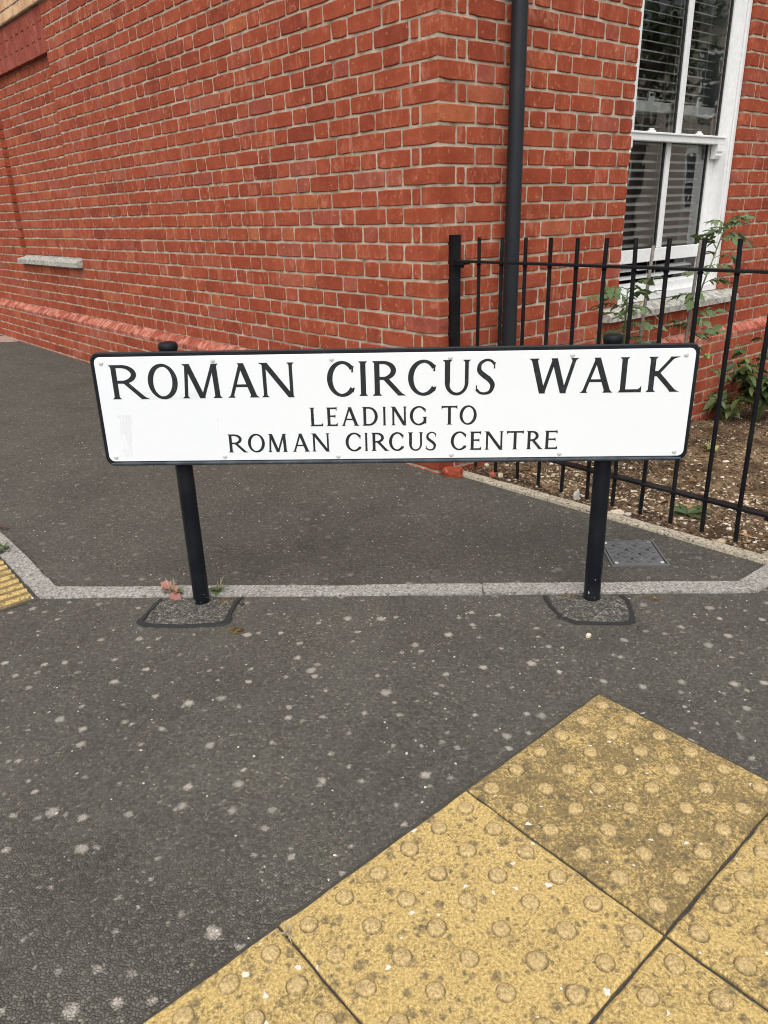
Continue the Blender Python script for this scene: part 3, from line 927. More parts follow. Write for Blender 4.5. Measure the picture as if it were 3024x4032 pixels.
def b_area(br):
    w, wo, i, u0, u1, d = br
    P = w.P((u0 + u1) / 2, d, zl(i) - COURSE / 2)
    px = cam_px(P)
    if px is None: return 0
    x, y, z = px
    if not (-10 < x < 3034 and -10 < y < 4040): return 0
    if 350 < x < 2750 and 1390 < y < 1820: return 0        # behind the street sign
    v = (P - Vector((0, 0, CAM_H)))
    return (u1 - u0) * abs(v.normalized().dot(w.inn)) / v.length_squared
bricks = [b_ for b_ in bricks]
order = sorted(range(len(bricks)), key=lambda k: -b_area(bricks[k]))
big = set(order[:300])
gv, gf, gt = [], [], []
for k, (w, wo, i, u0, u1, d) in enumerate(bricks):
    L = u1 - u0
    kind = 'S' if L > 0.15 else ('H' if L > 0.07 else 'Q')
    W0, vs = VAR[kind]
    vi = random.randrange(len(vs))
    zc = (zl(i) + zl(i + 1)) / 2 + random.uniform(-0.0012, 0.0012)
    dd = d + random.uniform(-0.0011, 0.0011)
    mw = w.mw((u0 + u1) / 2, dd, zc) @ Matrix.Rotation(random.uniform(-0.006, 0.006), 4, 'Y') @ Matrix.Diagonal((L / W0, 1, random.uniform(0.98, 1.012), 1))
    if random.random() < 0.5:   # turn the brick end for end for variety
        mw = mw @ Matrix.Rotation(PI, 4, 'Y')
    if k in big:
        o = ob("brick", vmesh(kind, vi), wo)
        o.matrix_basis = mw
        # walls carry world-space verts under house; cancel the parent chain
        o.matrix_parent_inverse = Matrix()
    else:
        v, f = vs[vi]
        o0 = len(gv)
        for p in v:
            q = mw @ Vector(p)
            gv.append((q.x, q.y, q.z))
        gf += [tuple(a + o0 for a in ff) for ff in f]
        gt += [random.random()] * len(f)
bw = ob("brickwork", mesh_from("brickwork", gv, gf, M['brick'], gt), house)
bw.matrix_parent_inverse = Matrix.Translation((-CX, -CY, 0))
tag(bw, kind="stuff")

# bevelled plinth bricks
def plinth_mesh(w):
    prof = [(0.10, 0.0), (-0.05, 0.0), (-0.0515, 0.024), (-0.047, 0.029), (-0.003, 0.068), (0.004, 0.070), (0.10, 0.070)]
    xs = [-w / 2, -w / 2 + 0.002, w / 2 - 0.002, w / 2]
    vs, fs = [], []
    for a, x in enumerate(xs):
        for y, z in prof:
            s_ = 0.0016 if a in (0, 3) else 0
            vs.append((x, y + (s_ if y < 0.05 else 0) + random.uniform(-.0008, .0008), z - (s_ if z > 0.01 else 0) + random.uniform(-.0008, .0008)))
    n = len(prof)
    for a in range(3):
        for k in range(n - 1):
            fs.append((a * n + k, a * n + k + 1, (a + 1) * n + k + 1, (a + 1) * n + k))
    fs.append(tuple(range(n))[::-1]); fs.append(tuple(3 * n + k for k in range(n)))
    return mesh_from("plinth_brick", vs, [f[::-1] for f in fs], M['plinth'], [random.random()] * len(fs))
pm = [plinth_mesh(0.104) for _ in range(6)]
for w, wo, umax in ((WL, side_wall, 7.2), (WR, front_wall, 4.2)):
    u = -0.049
    while u < umax:
        o = ob("plinth_brick", random.choice(pm), wo, w.mw(u + 0.052, random.uniform(-.001, .001), zl(20) + 0.006))
        u += 0.1125

# soldier bricks over the blind window
sm1 = [mesh_from("soldier_brick", *brick_mesh(0.0665, 0.203, 0.1, 0.7), M['soldier'], None) for _ in range(4)]
sm2 = [mesh_from("soldier_brick", *brick_mesh(0.0665, 0.098, 0.1, 0.7), M['soldier'], None) for _ in range(4)]
ns = 22
for k in range(ns):
    u = 4.10 + (k + 0.5) * 1.5 / ns
    z0_ = zl(-6) + 0.002
    if k % 2 == 0: parts_ = [(sm1, z0_ + 0.1015), (sm2, z0_ + 0.2540)]
    else: parts_ = [(sm2, z0_ + 0.049), (sm1, z0_ + 0.2015)]
    for ms, z in parts_:
        ob("soldier_brick", random.choice(ms), side_wall, WL.mw(u, 0.001 + random.uniform(-.0008, .0008), z))
# buff string course
bmS = [mesh_from("buff_brick", *brick_mesh(0.215, 0.066, 0.1), M['buff'], None) for _ in range(6)]
bmH = [mesh_from("buff_brick", *brick_mesh(0.1025, 0.066, 0.1), M['buff'], None) for _ in range(6)]
for w, wo, u_lo, u_hi in ((WL, side_wall, 2.4, 6.4),):
    for i in (-13, -12, -11):
        u = u_lo + (0.06 if i % 2 else 0.0)
        s = i % 2 == 0
        while u < u_hi:
            L = 0.215 if s else 0.1025
            ob("buff_brick", random.choice(bmS if s else bmH), wo, w.mw(u + L / 2, -0.025 + random.uniform(-.001, .001), (zl(i) + zl(i + 1)) / 2))
            u += L + 0.010; s = not s
g = G()
WL.box(g, -0.02, 2.39, -0.025, 0.05, 2.623, 2.85); WL.box(g, 6.41, 7.8, -0.025, 0.05, 2.623, 2.85); WR.box(g, 0.03, 4.6, -0.025, 0.05, 2.623, 2.85)
hpart(g, "string_course", M['buff'])
# upper storey, remaining walls, roof
g = G()
UZ = zl(-17) + 0.002
g_ = G()
WL.box(g, 0, 7.8, 0.0, 0.14, UZ - 0.0, 5.6); WR.box(g, 0.0, 4.6, 0.0, 0.14, UZ, 5.598)
WL.box(g, 7.66, 7.795, 0.142, 4.4, -0.3, 5.59); WR.box(g, 4.46, 4.595, 0.142, 7.6, -0.3, 5.585)
hpart(g, "upper_wall", M['farbrick'])
g = G()
p00, p10, p01 = WL.P(0, 0, 0), WL.P(7.9, 0, 0), WR.P(4.7, 0, 0)
e1, e2 = p10 - p00, p01 - p00
A = p00 - e1 * 0.04 - e2 * 0.06; B = A + e1 * 1.08; C = A + e2 * 1.12; D = B + e2 * 1.12
zt = Vector((0, 0, 5.55)); zr = Vector((0, 0, 7.6))
ra_, rb_ = (A + C) / 2 + e1 * 0.2, (B + D) / 2 - e1 * 0.2
g.add([A + zt, B + zt, D + zt, C + zt, ra_ + zr, rb_ + zr], [(0, 1, 5, 4), (1, 2, 5), (2, 3, 4, 5), (3, 0, 4), (0, 3, 2, 1)])
hpart(g, "roof", M['roof'])
# room behind the window
g = G()
WR.box(g, 0.5, 3.6, 3.2, 3.3, -0.1, 2.7); WR.box(g, 0.4, 0.5, 0.15, 3.3, -0.1, 2.7); WR.box(g, 3.6, 3.7, 0.15, 3.3, -0.1, 2.7)
WR.box(g, 0.4, 3.7, 0.145, 3.3, -0.2, -0.1); WR.box(g, 0.4, 3.7, 0.145, 3.3, 2.7, 2.8)
hpart(g, "room", M['room'])

# blind window sill (weathered stone)
def sill_part(w, u0, u1, zt_back, zt_front, zb, front, back, name, parent, horn=0.0):
    prof = [(back, zb), (front, zb), (front, zt_front - 0.004), (front + 0.004, zt_front), (0.0 if back > 0.03 else back, zt_back - 0.012), (back, zt_back)]
    vs, fs = [], []
    N = 10
    n = len(prof)
    for k in range(N + 1):
        u = u0 + (u1 - u0) * k / N
        for (d, z) in prof:
            P = w.P(u, d + random.uniform(-.0006, .0006), z + random.uniform(-.0006, .0006))
            vs.append(P)
    for k in range(N):
        for j in range(n):
            j2 = (j + 1) % n
            fs.append((k * n + j, k * n + j2, (k + 1) * n + j2, (k + 1) * n + j))
    fs.append(tuple(range(n))[::-1]); fs.append(tuple(N * n + j for j in range(n)))
    g = G(); g.add(vs, fs)
    bm = bmesh.new(); me = g.mesh(name, M['sill']); bm.from_mesh(me); bmesh.ops.recalc_face_normals(bm, faces=bm.faces); bm.to_mesh(me); bm.free()
    o = ob(name, me, parent)
    return o
bs = sill_part(WL, 4.085, 5.615, 0.858, 0.828, 0.788, -0.052, 0.03, "stone_sill", side_wall)
ws = sill_part(WR, 1.200, 2.570, 0.632, 0.592, 0.556, -0.055, 0.10, "stone_sill", front_wall)

# airbrick low on the front wall
g = G()
WR.box(g, 1.965, 2.18, -0.045, 0.0, zl(25) + 0.008, zl(24) - 0.002)
ab = hpart(g, "air_brick", M['mortar'], front_wall)
for k in range(5):
    g = G()
    z = zl(25) + 0.012 + k * 0.0135
    WR.box(g, 1.965, 2.18, -0.052, -0.044, z, z + 0.008)
    hpart(g, "louvre", M['soldier'], front_wall)

# ---- sash window
win = empty("window", (0, 0, 0), 0, house)
win.matrix_parent_inverse = Matrix.Translation((-CX, -CY, 0))
def wpart(name, mat, *boxes, bev=0.003):
    g = G()
    for bx in boxes: WR.box(g, *bx, bev)
    return g.build(name, mat, win)
FT = 2.47
wpart("frame", M['white'], (1.336, 1.392, 0.040, 0.165, 0.632, FT), (2.376, 2.432, 0.040, 0.165, 0.632, FT), (1.392, 2.376, 0.041, 0.165, 2.40, FT))
wpart("frame_bead", M['white'], (2.392, 2.424, 0.028, 0.0395, 0.66, FT), bev=0.004)
wpart("cill", M['white'], (1.337, 2.431, 0.030, 0.17, 0.628, 0.668), (1.392, 2.376, 0.062, 0.168, 0.668, 0.716))
# upper sash (outer)
D1 = 0.068
wpart("sash_rail", M['white'], (1.392, 2.378, D1, D1 + 0.042, 1.455, 1.500), bev=0.004)
wpart("sash_stile", M['white'], (1.392, 1.455, D1 + .001, D1 + 0.041, 1.500, 2.40))
wpart("sash_stile", M['white'], (2.318, 2.378, D1 + .001, D1 + 0.041, 1.500, 2.40))
wpart("glazing_bar", M['white'], (1.864, 1.908, D1 + .002, D1 + 0.040, 1.500, 2.40))
wpart("sash_lip", M['white'], (1.392, 2.378, D1 - 0.008, D1, 1.488, 1.497), bev=0.002)
for (a, c) in ((1.455, 1.864), (1.908, 2.318)):
    for a_ in (a, c - 0.012): wpart("gasket", M['gasket'], (a_, a_ + 0.012, D1 + 0.012, D1 + 0.024, 1.5, 2.4), bev=0)
    g = G(); WR.box(g, a, c, D1 + 0.018, D1 + 0.022, 1.4995, 2.4005)
    vs = g.v; g2 = G(); g2.add([WR.P(a, D1 + .018, 1.5), WR.P(c, D1 + .018, 1.5), WR.P(c, D1 + .018, 2.4), WR.P(a, D1 + .018, 2.4)], [(0, 1, 2, 3)])
    g2.build("pane", M['glass'], win)
# horns under the meeting rail
for s0, s1 in ((1.392, 1.452), (2.312, 2.376)):
    g = G()
    prof = [(D1, 1.455), (D1, 1.420), (D1 + 0.010, 1.408), (D1 + 0.004, 1.398), (D1 + 0.016, 1.380), (D1 + 0.040, 1.378), (D1 + 0.040, 1.455)]
    n = len(prof)
    vs = [WR.P(s0, d, z) for d, z in prof] + [WR.P(s1, d, z) for d, z in prof]
    fs = [tuple(range(n)), tuple(range(2 * n - 1, n - 1, -1))] + [(j, n + j, n + (j + 1) % n, (j + 1) % n) for j in range(n)]
    g.add(vs, fs); g.build("sash_horn", M['white'], win)
# lower sash (inner, slid up a little)
D2 = 0.118
wpart("sash_rail", M['white'], (1.394, 2.376, D2, D2 + 0.042, 1.600, 1.650), bev=0.004)
wpart("sash_rail", M['white'], (1.394, 2.376, D2, D2 + 0.042, 0.830, 0.902), bev=0.004)
wpart("sash_stile", M['white'], (1.394, 1.455, D2 + .001, D2 + 0.041, 0.902, 1.600))
wpart("sash_stile", M['white'], (2.318, 2.376, D2 + .001, D2 + 0.041, 0.902, 1.600))
wpart("glazing_bar", M['white'], (1.864, 1.906, D2 + .002, D2 + 0.040, 0.902, 1.600))
for (a, c) in ((1.455, 1.864), (1.906, 2.318)):
    for a_ in (a, c - 0.012): wpart("gasket", M['gasket'], (a_, a_ + 0.012, D2 + 0.012, D2 + 0.024, .902, 1.6), bev=0)
    g2 = G(); g2.add([WR.P(a, D2 + .018, .902), WR.P(c, D2 + .018, .902), WR.P(c, D2 + .018, 1.6), WR.P(a, D2 + .018, 1.6)], [(0, 1, 2, 3)])
    g2.build("pane", M['glass'], win)
# catches on the inner sash, keeps on the outer meeting rail
for u in (1.64, 2.12):
    wpart("sash_catch", M['white'], (u, u + 0.055, D2 + 0.006, D2 + 0.03, 1.650, 1.664), (u + 0.012, u + 0.07, D2 + 0.010, D2 + 0.026, 1.664, 1.676), (u + 0.012, u + 0.024, D2 + 0.010, D2 + 0.026, 1.676, 1.690), (u + 0.014, u + 0.055, D2 + 0.010, D2 + 0.022, 1.690, 1.697), bev=0.002)
    wpart("sash_keep", M['white'], (u - 0.03, u + 0.03, D1 + 0.008, D1 + 0.034, 1.500, 1.508), (u - 0.018, u + 0.018, D1 + 0.012, D1 + 0.03, 1.508, 1.518), bev=0.002)
# inner reveal boards
wpart("reveal_board", M['white'], (1.30, 1.336, 0.167, 0.34, 0.632, 2.5), bev=0)
wpart("reveal_board", M['white'], (2.434, 2.47, 0.167, 0.34, 0.632, 2.5), bev=0)

# ---- venetian blind inside the window
BD = 0.200
blind = empty("venetian_blind", WR.P(1.885, BD, 0.72))
tag(blind, "pale slatted venetian blind hanging behind the white sash window", "blind")
bi = Matrix.Translation(-WR.P(1.885, BD, 0.72))
g = G()
vs = []
for k, (dd, dz) in enumerate(((-0.025, -0.0035), (-0.012, 0.0005), (0.0, 0.0018), (0.012, 0.0005), (0.025, -0.0025))):
    vs += [(-0.475, dd, dz), (0.475, dd, dz)]
fs = [(2 * k, 2 * k + 1, 2 * k + 3, 2 * k + 2) for k in range(4)]
g.add(vs, fs)
slat_me = g.mesh("slat", M['slat'], True)
z = 0.70
while z < 2.40:
    o = ob("slat", slat_me, blind)
    o.matrix_parent_inverse = bi
    o.matrix_basis = WR.mw(1.885, BD + random.uniform(-.001, .001), z + random.uniform(-.001, .001)) @ Matrix.Rotation(random.uniform(-0.03, 0.03) + 0.31, 4, 'X')
    z += 0.0445
for u in (1.56, 1.945, 2.27):
    for dd in (-0.027, 0.027):
        g = G()
        g.tube([WR.P(u, BD + dd, 0.66), WR.P(u, BD + dd, 2.42)], 0.0012, 5)
        o = g.build("cord", M['slat'], blind); o.matrix_parent_inverse = bi
g = G(); WR.box(g, 1.41, 2.36, BD - 0.026, BD + 0.026, 0.645, 0.662, 0.003)
o = g.build("bottom_bar", M['slat'], blind); o.matrix_parent_inverse = bi
g = G(); WR.box(g, 1.41, 2.36, BD - 0.03, BD + 0.03, 2.41, 2.46, 0.003)
o = g.build("head_rail", M['slat'], blind); o.matrix_parent_inverse = bi

# ================================================================== DOWNPIPE
pu, pd = 0.4015, -0.058
pb = WR.P(pu, pd, 0)
pipe = empty("downpipe", (pb.x, pb.y, -0.05))
tag(pipe, "black round drainpipe on the wall beside the house corner", "drainpipe")
def ppart(g, name, mat=None, smooth=True):
    o = g.build(name, mat or M['pipe'], pipe)
    o.matrix_parent_inverse = Matrix.Translation((-pb.x, -pb.y, 0.05))
    if smooth: autosmooth(o)
    return o
g = G(); g.lathe([(0.034, 0.50), (0.034, 5.4)], 28, (pb.x, pb.y, 0)); ppart(g, "pipe")
g = G(); g.lathe([(0.0, 0.0), (0.041, 0.0), (0.041, 0.535), (0.039, 0.545), (0.0345, 0.548)], 28, (pb.x, pb.y, -0.06)); ppart(g, "lower_pipe", M['black'])
g = G(); g.lathe([(0.036, 0.445), (0.0385, 0.450), (0.0385, 0.500), (0.036, 0.507), (0.034, 0.508)], 28, (pb.x, pb.y, 0)); ppart(g, "collar")
for zb in (2.15, 0.30):
    g = G(); g.lathe([(0.0345, zb - 0.014), (0.0375, zb - 0.013), (0.0375, zb + 0.013), (0.0345, zb + 0.014)], 28, (pb.x, pb.y, 0))
    WR.box(g, pu - 0.055, pu + 0.055, -0.02, 0.004, zb - 0.012, zb + 0.012, 0.002)
    ppart(g, "bracket")

# ================================================================== RAILING
FP = Vector((0.75029, 2.96415, 0)); FA = math.radians(-48.681)
fe = Vector((math.cos(FA), math.sin(FA), 0)); fn = Vector((-fe.y, fe.x, 0))
rail = empty("railing", FP - fe * 0.632)
tag(rail, "black metal railing with vertical bars in front of the garden", "railing")
ri = Matrix.Translation(-(FP - fe * 0.632))
fm = Matrix(((fe.x, fn.x, 0, FP.x), (fe.y, fn.y, 0, FP.y), (0, 0, 1, 0), (0, 0, 0, 1)))
def rpart(g, name, parent=None, smooth=False):
    o = g.build(name, M['railing'], rail if parent is None else parent)
    if parent is None: o.matrix_parent_inverse = ri
    if smooth: autosmooth(o)
    return o
for u0, top in ((-0.632, 1.038), (0.905, 1.038)):
    g = G(); g.box(u0 - 0.025, u0 + 0.025, -0.025, 0.025, -0.1, top, fm, 0.004); po = rpart(g, "post")
    g = G(); g.box(u0 - 0.0265, u0 + 0.0265, -0.0265, 0.0265, top - 0.002, top + 0.006, fm, 0.003); rpart(g, "post_cap", po)
for zr_ in (0.932, 0.150):
    g = G(); g.box(-0.640, 0.888, -0.019, 0.019, zr_, zr_ + 0.010, fm, 0.002); rpart(g, "rail")
    for uu, sg in ((-0.607, 1), (0.88, -1)):
        g = G(); g.box(uu - 0.002, uu + 0.055 * sg if sg > 0 else uu + 0.002, -0.022, 0.022, zr_ - 0.009, zr_ - 0.001, fm, 0.001) if sg > 0 else g.box(uu - 0.055, uu + 0.002, -0.022, 0.022, zr_ - 0.009, zr_ - 0.001, fm, 0.001)
        br_ = rpart(g, "bracket")
        g = G(); g.lathe([(0.0, -0.022), (0.008, -0.022), (0.008, -0.010), (0.004, -0.009)], 8, (uu + 0.03 * sg, 0, zr_), fm); rpart(g, "bolt", br_)
BARU = [-0.482, -0.360, -0.239, -0.119, 0.002, 0.123, 0.244, 0.367, 0.489, 0.611, 0.733]
for u in BARU:
    jx, jy = random.uniform(-0.004, 0.004), random.uniform(-0.003, 0.003)
    pts = [fm @ Vector((u + jx, jy, 0.030 + random.uniform(-0.004, 0.004))), fm @ Vector((u, 0, 0.155)), fm @ Vector((u, 0, 0.937)), fm @ Vector((u + random.uniform(-.003, .003), random.uniform(-.003, .003), 1.034))]
    g = G(); g.tube(pts, 0.0078, 10)
    # weld collars at the rails
    for zr_ in (0.150, 0.932):
        g.lathe([(0.0115, -0.004), (0.0080, -0.010)], 10, (u, 0, zr_), fm)
    rpart(g, "bar", smooth=True)

# ================================================================== STREET NAME SIGN
SA = math.radians(-2.63465)
SP = Vector((-0.591309, 2.134817, 0))
se = Vector((math.cos(SA), math.sin(SA), 0)); so_ = Vector((math.sin(SA), -math.cos(SA), 0))   # so_: toward the viewer
sign = empty("street_sign", SP)
tag(sign, "white street name sign with black border on two black posts", "street sign")
si = Matrix.Translation(-SP)
smw = Matrix(((se.x, -so_.x, 0, SP.x), (se.y, -so_.y, 0, SP.y), (0, 0, 1, 0), (0, 0, 0, 1)))   # local x along sign, y away from viewer
for u, top in ((0.0, 0.818), (1.2341, 0.812)):
    g = G(); g.lathe([(0.0252, -0.15), (0.0252, top - 0.016)], 28, (u, 0, 0), smw)
    po = g.build("post", M['black'], sign); po.matrix_parent_inverse = si; autosmooth(po)
    g = G(); g.lathe([(0.0262, top - 0.016), (0.0272, top - 0.014), (0.0272, top - 0.004), (0.0245, top + 0.003), (0.015, top + 0.006)], 28, (u, 0, 0), smw)
    cp = g.build("post_cap", M['black'], po); autosmooth(cp)
    for zc in (0.56, 0.73):
        g = G(); g.box(u - 0.045, u + 0.045, -0.030, -0.018, zc - 0.012, zc + 0.012, smw, 0.002)
        o = g.build("clamp", M['black'], sign); o.matrix_parent_inverse = si
TILT = -0.0065
# tilt about the left post in the sign plane
tmw = smw @ Matrix.Rotation(-TILT, 4, 'Y')
def rrect(x0, x1, z0, z1, r, n=8):
    pts = []
    for cx_, cz, a0 in ((x1 - r, z0 + r, -PI / 2), (x1 - r, z1 - r, 0), (x0 + r, z1 - r, PI / 2), (x0 + r, z0 + r, PI)):
        for k in range(n + 1):
            t = a0 + PI / 2 * k / n
            pts.append((cx_ + r * math.cos(t), cz + r * math.sin(t)))
    return pts
def plate_mesh(x0, x1, z0, z1, r, yf, yb, bev):
    o1, o2 = rrect(x0, x1, z0, z1, r), rrect(x0 + bev, x1 - bev, z0 + bev, z1 - bev, max(r - bev, 0.002))
    n = len(o1)
    vs = [(x, yf, z) for x, z in o2] + [(x, yf + bev, z) for x, z in o1] + [(x, yb, z) for x, z in o1]
    fs = [tuple(range(n))]
    for i in range(n):
        j = (i + 1) % n
        fs += [(i, n + i, n + j, j), (n + i, 2 * n + i, 2 * n + j, n + j)]
    fs.append(tuple(2 * n + i for i in range(n))[::-1])
    return vs, fs
PX0, PX1, PZ0, PZ1 = -0.2205, 1.4565, 0.4720, 0.8025
def spart(vs, fs, name, mat, parent=None):
    g = G(); g.add(vs, fs)
    o = g.build(name, mat, sign if parent is None else parent)
    if parent is None:
        o.matrix_parent_inverse = si
        o.matrix_basis = tmw
    return o
v, f = plate_mesh(PX0, PX1, PZ0, PZ1, 0.026, -0.0345, -0.028, 0.0035)
board = spart(v, f, "backing_board", M['border'])
v, f = plate_mesh(PX0 + 0.0125, PX1 - 0.0115, PZ0 + 0.0145, PZ1 - 0.0125, 0.017, -0.0362, -0.0346, 0.0008)
plate = spart(v, f, "name_plate", M['signwhite'])
# rounded bottom lip of the frame
g = G()
pts = [(PX0 + 0.020, -0.0375, PZ0 + 0.0068), (PX1 - 0.020, -0.0375, PZ0 + 0.0068)]
lp = []
for k in range(40):
    t = k / 39
    lp.append(Vector((PX0 + 0.016 + (PX1 - PX0 - 0.032) * t, -0.0335, PZ0 + 0.0066)))
g.tube(lp, [0.0035] + [0.0062] * 38 + [0.0035], 10)
o = g.build("frame_lip", M['lip'], sign); o.matrix_parent_inverse = si; o.matrix_basis = tmw; autosmooth(o)

# ---- lettering: capitals drawn stroke by stroke
def strip_v(x0, y0, x1, y1, w, s0=(0, 0), s1=(0, 0)):
    """stroke sliced horizontally; w horizontal width; s0/s1 serif overhang (left,right) at the two ends"""
    H = y1 - y0
    e = 0.085
    prof = [(0, 1.0), (0.22, 0.85), (0.45, 0.38), (0.7, 0.1), (1.0, 0.0)]
    sl = []
    for t, k in prof: sl.append((y0 + e * t, k, 0))
    for t, k in prof[::-1]: sl.append((y1 - e * t, k, 1))
    out = []
    for y, k, end in sl:
        c = x0 + (x1 - x0) * (y - y0) / H
        s = s1 if end else s0
        out.append(((c - w / 2 - s[0] * k, y), (c + w / 2 + s[1] * k, y)))
    return out
def strip_h(x0, x1, y, w, e0=(0, 0), e1=(0, 0)):
    e = 0.10
    prof = [(0, 1.0), (0.25, 0.7), (0.5, 0.3), (1.0, 0.0)]
    sl = [(x0 + e * t * min(1, (x1 - x0) / 0.25), k, 0) for t, k in prof] + [(x1 - e * t * min(1, (x1 - x0) / 0.25), k, 1) for t, k in prof[::-1]]
    return [((x, y + w / 2 + (e1 if en else e0)[1] * k), (x, y - w / 2 - (e1 if en else e0)[0] * k)) for x, k, en in sl]
def strip_arc(cx_, cy_, rx, ry, a0, a1, thick, thin, n=36, skew=0.0):
    out = []
    for k in range(n + 1):
        a = a0 + (a1 - a0) * k / n
        ww = thin + (thick - thin) * abs(math.cos(a + skew)) ** 1.3
        out.append(((cx_ + rx * math.cos(a), cy_ + ry * math.sin(a)), (cx_ + (rx - ww) * math.cos(a), cy_ + (ry - ww) * math.sin(a))))
    return out
def strip_path(pts, ws):
    P = [Vector((x, y, 0)) for x, y in pts]
    # catmull-rom
    out, W = [], []
    for i in range(len(P) - 1):
        p0, p1, p2, p3 = P[max(i - 1, 0)], P[i], P[i + 1], P[min(i + 2, len(P) - 1)]
        for k in range(8):
            t = k / 8
            q = 0.5 * ((2 * p1) + (p2 - p0) * t + (2 * p0 - 5 * p1 + 4 * p2 - p3) * t * t + (3 * p1 - p0 - 3 * p2 + p3) * t ** 3)
            out.append(q); W.append(ws[i] + (ws[i + 1] - ws[i]) * t)
    out.append(P[-1]); W.append(ws[-1])
    res = []
    for i, q in enumerate(out):
        d = (out[min(i + 1, len(out) - 1)] - out[max(i - 1, 0)]).normalized()
        nn = Vector((-d.y, d.x, 0)) * W[i] / 2
        res.append(((q.x + nn.x, q.y + nn.y), (q.x - nn.x, q.y - nn.y)))
    return res
def glyph(ch, W, t=0.152, n=0.088):
    s = 0.055
    S = []
    if ch == 'I':
        q = max((W - t) / 2, 0.02)
        S.append(strip_v(W / 2, 0, W / 2, 1, min(t, W * 0.62), (q, q), (q, q)))
    elif ch == 'L':
        x = s + t / 2
        S.append(strip_v(x, 0, x, 1, t, (s, 0), (s, s)))
        S.append(strip_h(x, W, n / 2, n, (0, 0), (0, 0.10)))
    elif ch == 'E':
        x = s + t / 2
        S.append(strip_v(x, 0, x, 1, t, (s, 0), (s, 0)))
        S.append(strip_h(x, W - 0.02, 1 - n / 2, n, (0, 0), (0.085, 0.02)))
        S.append(strip_h(x, W - 0.10, 0.535, n * 0.95, (0, 0), (0.05, 0.05)))
        S.append(strip_h(x, W, n / 2, n, (0, 0), (0, 0.10)))
    elif ch == 'T':
        S.append(strip_v(W / 2, 0, W / 2, 0.99, t, (s, s), (0, 0)))
        S.append(strip_h(0, W, 1 - n / 2, n, (0.10, 0.015), (0.085, 0.03)))
    elif ch == 'D':
        x = s + t / 2
        S.append(strip_v(x, 0, x, 1, t, (s, 0), (s, 0)))
        S.append(strip_h(x, W * 0.45, 1 - n / 2, n)); S.append(strip_h(x, W * 0.45, n / 2, n))
        S.append(strip_arc(W * 0.43, 0.5, W * 0.57, 0.5, -PI / 2, PI / 2, t * 1.02, n))
    elif ch == 'R':
        x = s + t / 2
        S.append(strip_v(x, 0, x, 1, t, (s, s), (s, 0)))
        rx = W * 0.40
        S.append(strip_h(x, W * 0.40, 1 - n / 2, n)); S.append(strip_h(x, W * 0.42, 0.46 + n / 2, n))
        S.append(strip_arc(W * 0.37, 0.73, rx, 0.27, -PI / 2, PI / 2, t, n))
        S.append(strip_v(W * 0.94 - 0.01, 0, W * 0.42, 0.50, t * 1.15, (0, W * 0.06), (0, 0)))
    elif ch == 'K':
        x = s + t / 2
        S.append(strip_v(x, 0, x, 1, t, (s, s), (s, s)))
        S.append(strip_v(x + t * 0.6, 0.45, W * 0.80, 1, n * 1.35, (0, 0), (s * 0.4, W * 0.14)))
        S.append(strip_v(W * 0.90, 0, x + t * 0.55, 0.60, t * 1.18, (0.02, W * 0.08), (0, 0)))
    elif ch == 'A':
        S.append(strip_v(s + 0.05, 0, W * 0.47, 0.985, n * 1.15, (s, s), (0, 0)))
        S.append(strip_v(W - s - 0.09, 0, W * 0.47, 1.0, t * 1.12, (s, s), (0.01, 0)))
        S.append(strip_h(W * 0.24, W * 0.74, 0.35, n * 0.9))
    elif ch == 'N':
        S.append(strip_v(s + 0.065, 0, s + 0.065, 1, n * 1.2, (s, s), (s, 0)))
        S.append(strip_v(W - 0.10, -0.01, s + 0.07, 1.0, t * 1.2, (0, 0), (0.07, 0)))
        S.append(strip_v(W - s - 0.035, -0.01, W - s - 0.035, 1, n * 1.1, (0.01, 0), (s, s)))
    elif ch == 'M':
        S.append(strip_v(s + 0.045, 0, W * 0.16, 1, n * 1.15, (s, s), (s, 0)))
        S.append(strip_v(W * 0.50, 0.0, W * 0.165, 1, t * 1.1, (0, 0), (0.05, 0)))
        S.append(strip_v(W * 0.505, 0.0, W * 0.83, 1, n * 1.15, (0.02, 0.02), (0, 0)))
        S.append(strip_v(W - s - t / 2, 0, W * 0.845, 1, t, (s, s), (0, s)))
    elif ch == 'W':
        S.append(strip_v(W * 0.265, 0, W * 0.07, 1, t * 1.1, (0, 0), (s, s)))
        S.append(strip_v(W * 0.275, 0, W * 0.50, 1, n * 1.2, (0.01, 0.01), (0, 0)))
        S.append(strip_v(W * 0.715, 0, W * 0.50, 1, t * 1.1, (0, 0), (0.01, 0)))
        S.append(strip_v(W * 0.725, 0, W * 0.93, 1, n * 1.2, (0.01, 0.01), (s, s)))
    elif ch == 'O':
        S.append(strip_arc(W / 2, 0.5, W / 2, 0.52, 0, 2 * PI, t * 1.05, n * 0.95, 56, 0.22))
    elif ch in 'CG':
        S.append(strip_arc(W * 0.56, 0.5, W * 0.56, 0.52, math.radians(40), math.radians(322), t * 1.05, n, 48, 0.12))
        ca = math.radians(42)
        ex, ey = W * 0.56 + (W * 0.56) * math.cos(ca), 0.5 + 0.52 * math.sin(ca)
        S.append(strip_v(W - 0.055, ey - 0.16, W - 0.035, ey + 0.02, 0.05, (0.0, 0.008), (0.03, 0.01)))
        if ch == 'G':
            S.append(strip_v(W - 0.06, 0.08, W - 0.06, 0.44, t * 0.95, (0, 0), (s, s * 0.6)))
        else:
            ca = math.radians(-40)
            S.append(strip_v(W - 0.05, 0.5 + 0.52 * math.sin(ca) - 0.05, W - 0.02, 0.5 + 0.52 * math.sin(ca) + 0.08, 0.05, (0.03, 0.0), (0.0, 0.01)))
    elif ch == 'U':
        xl, xr = s + t / 2, W - s - n * 0.6
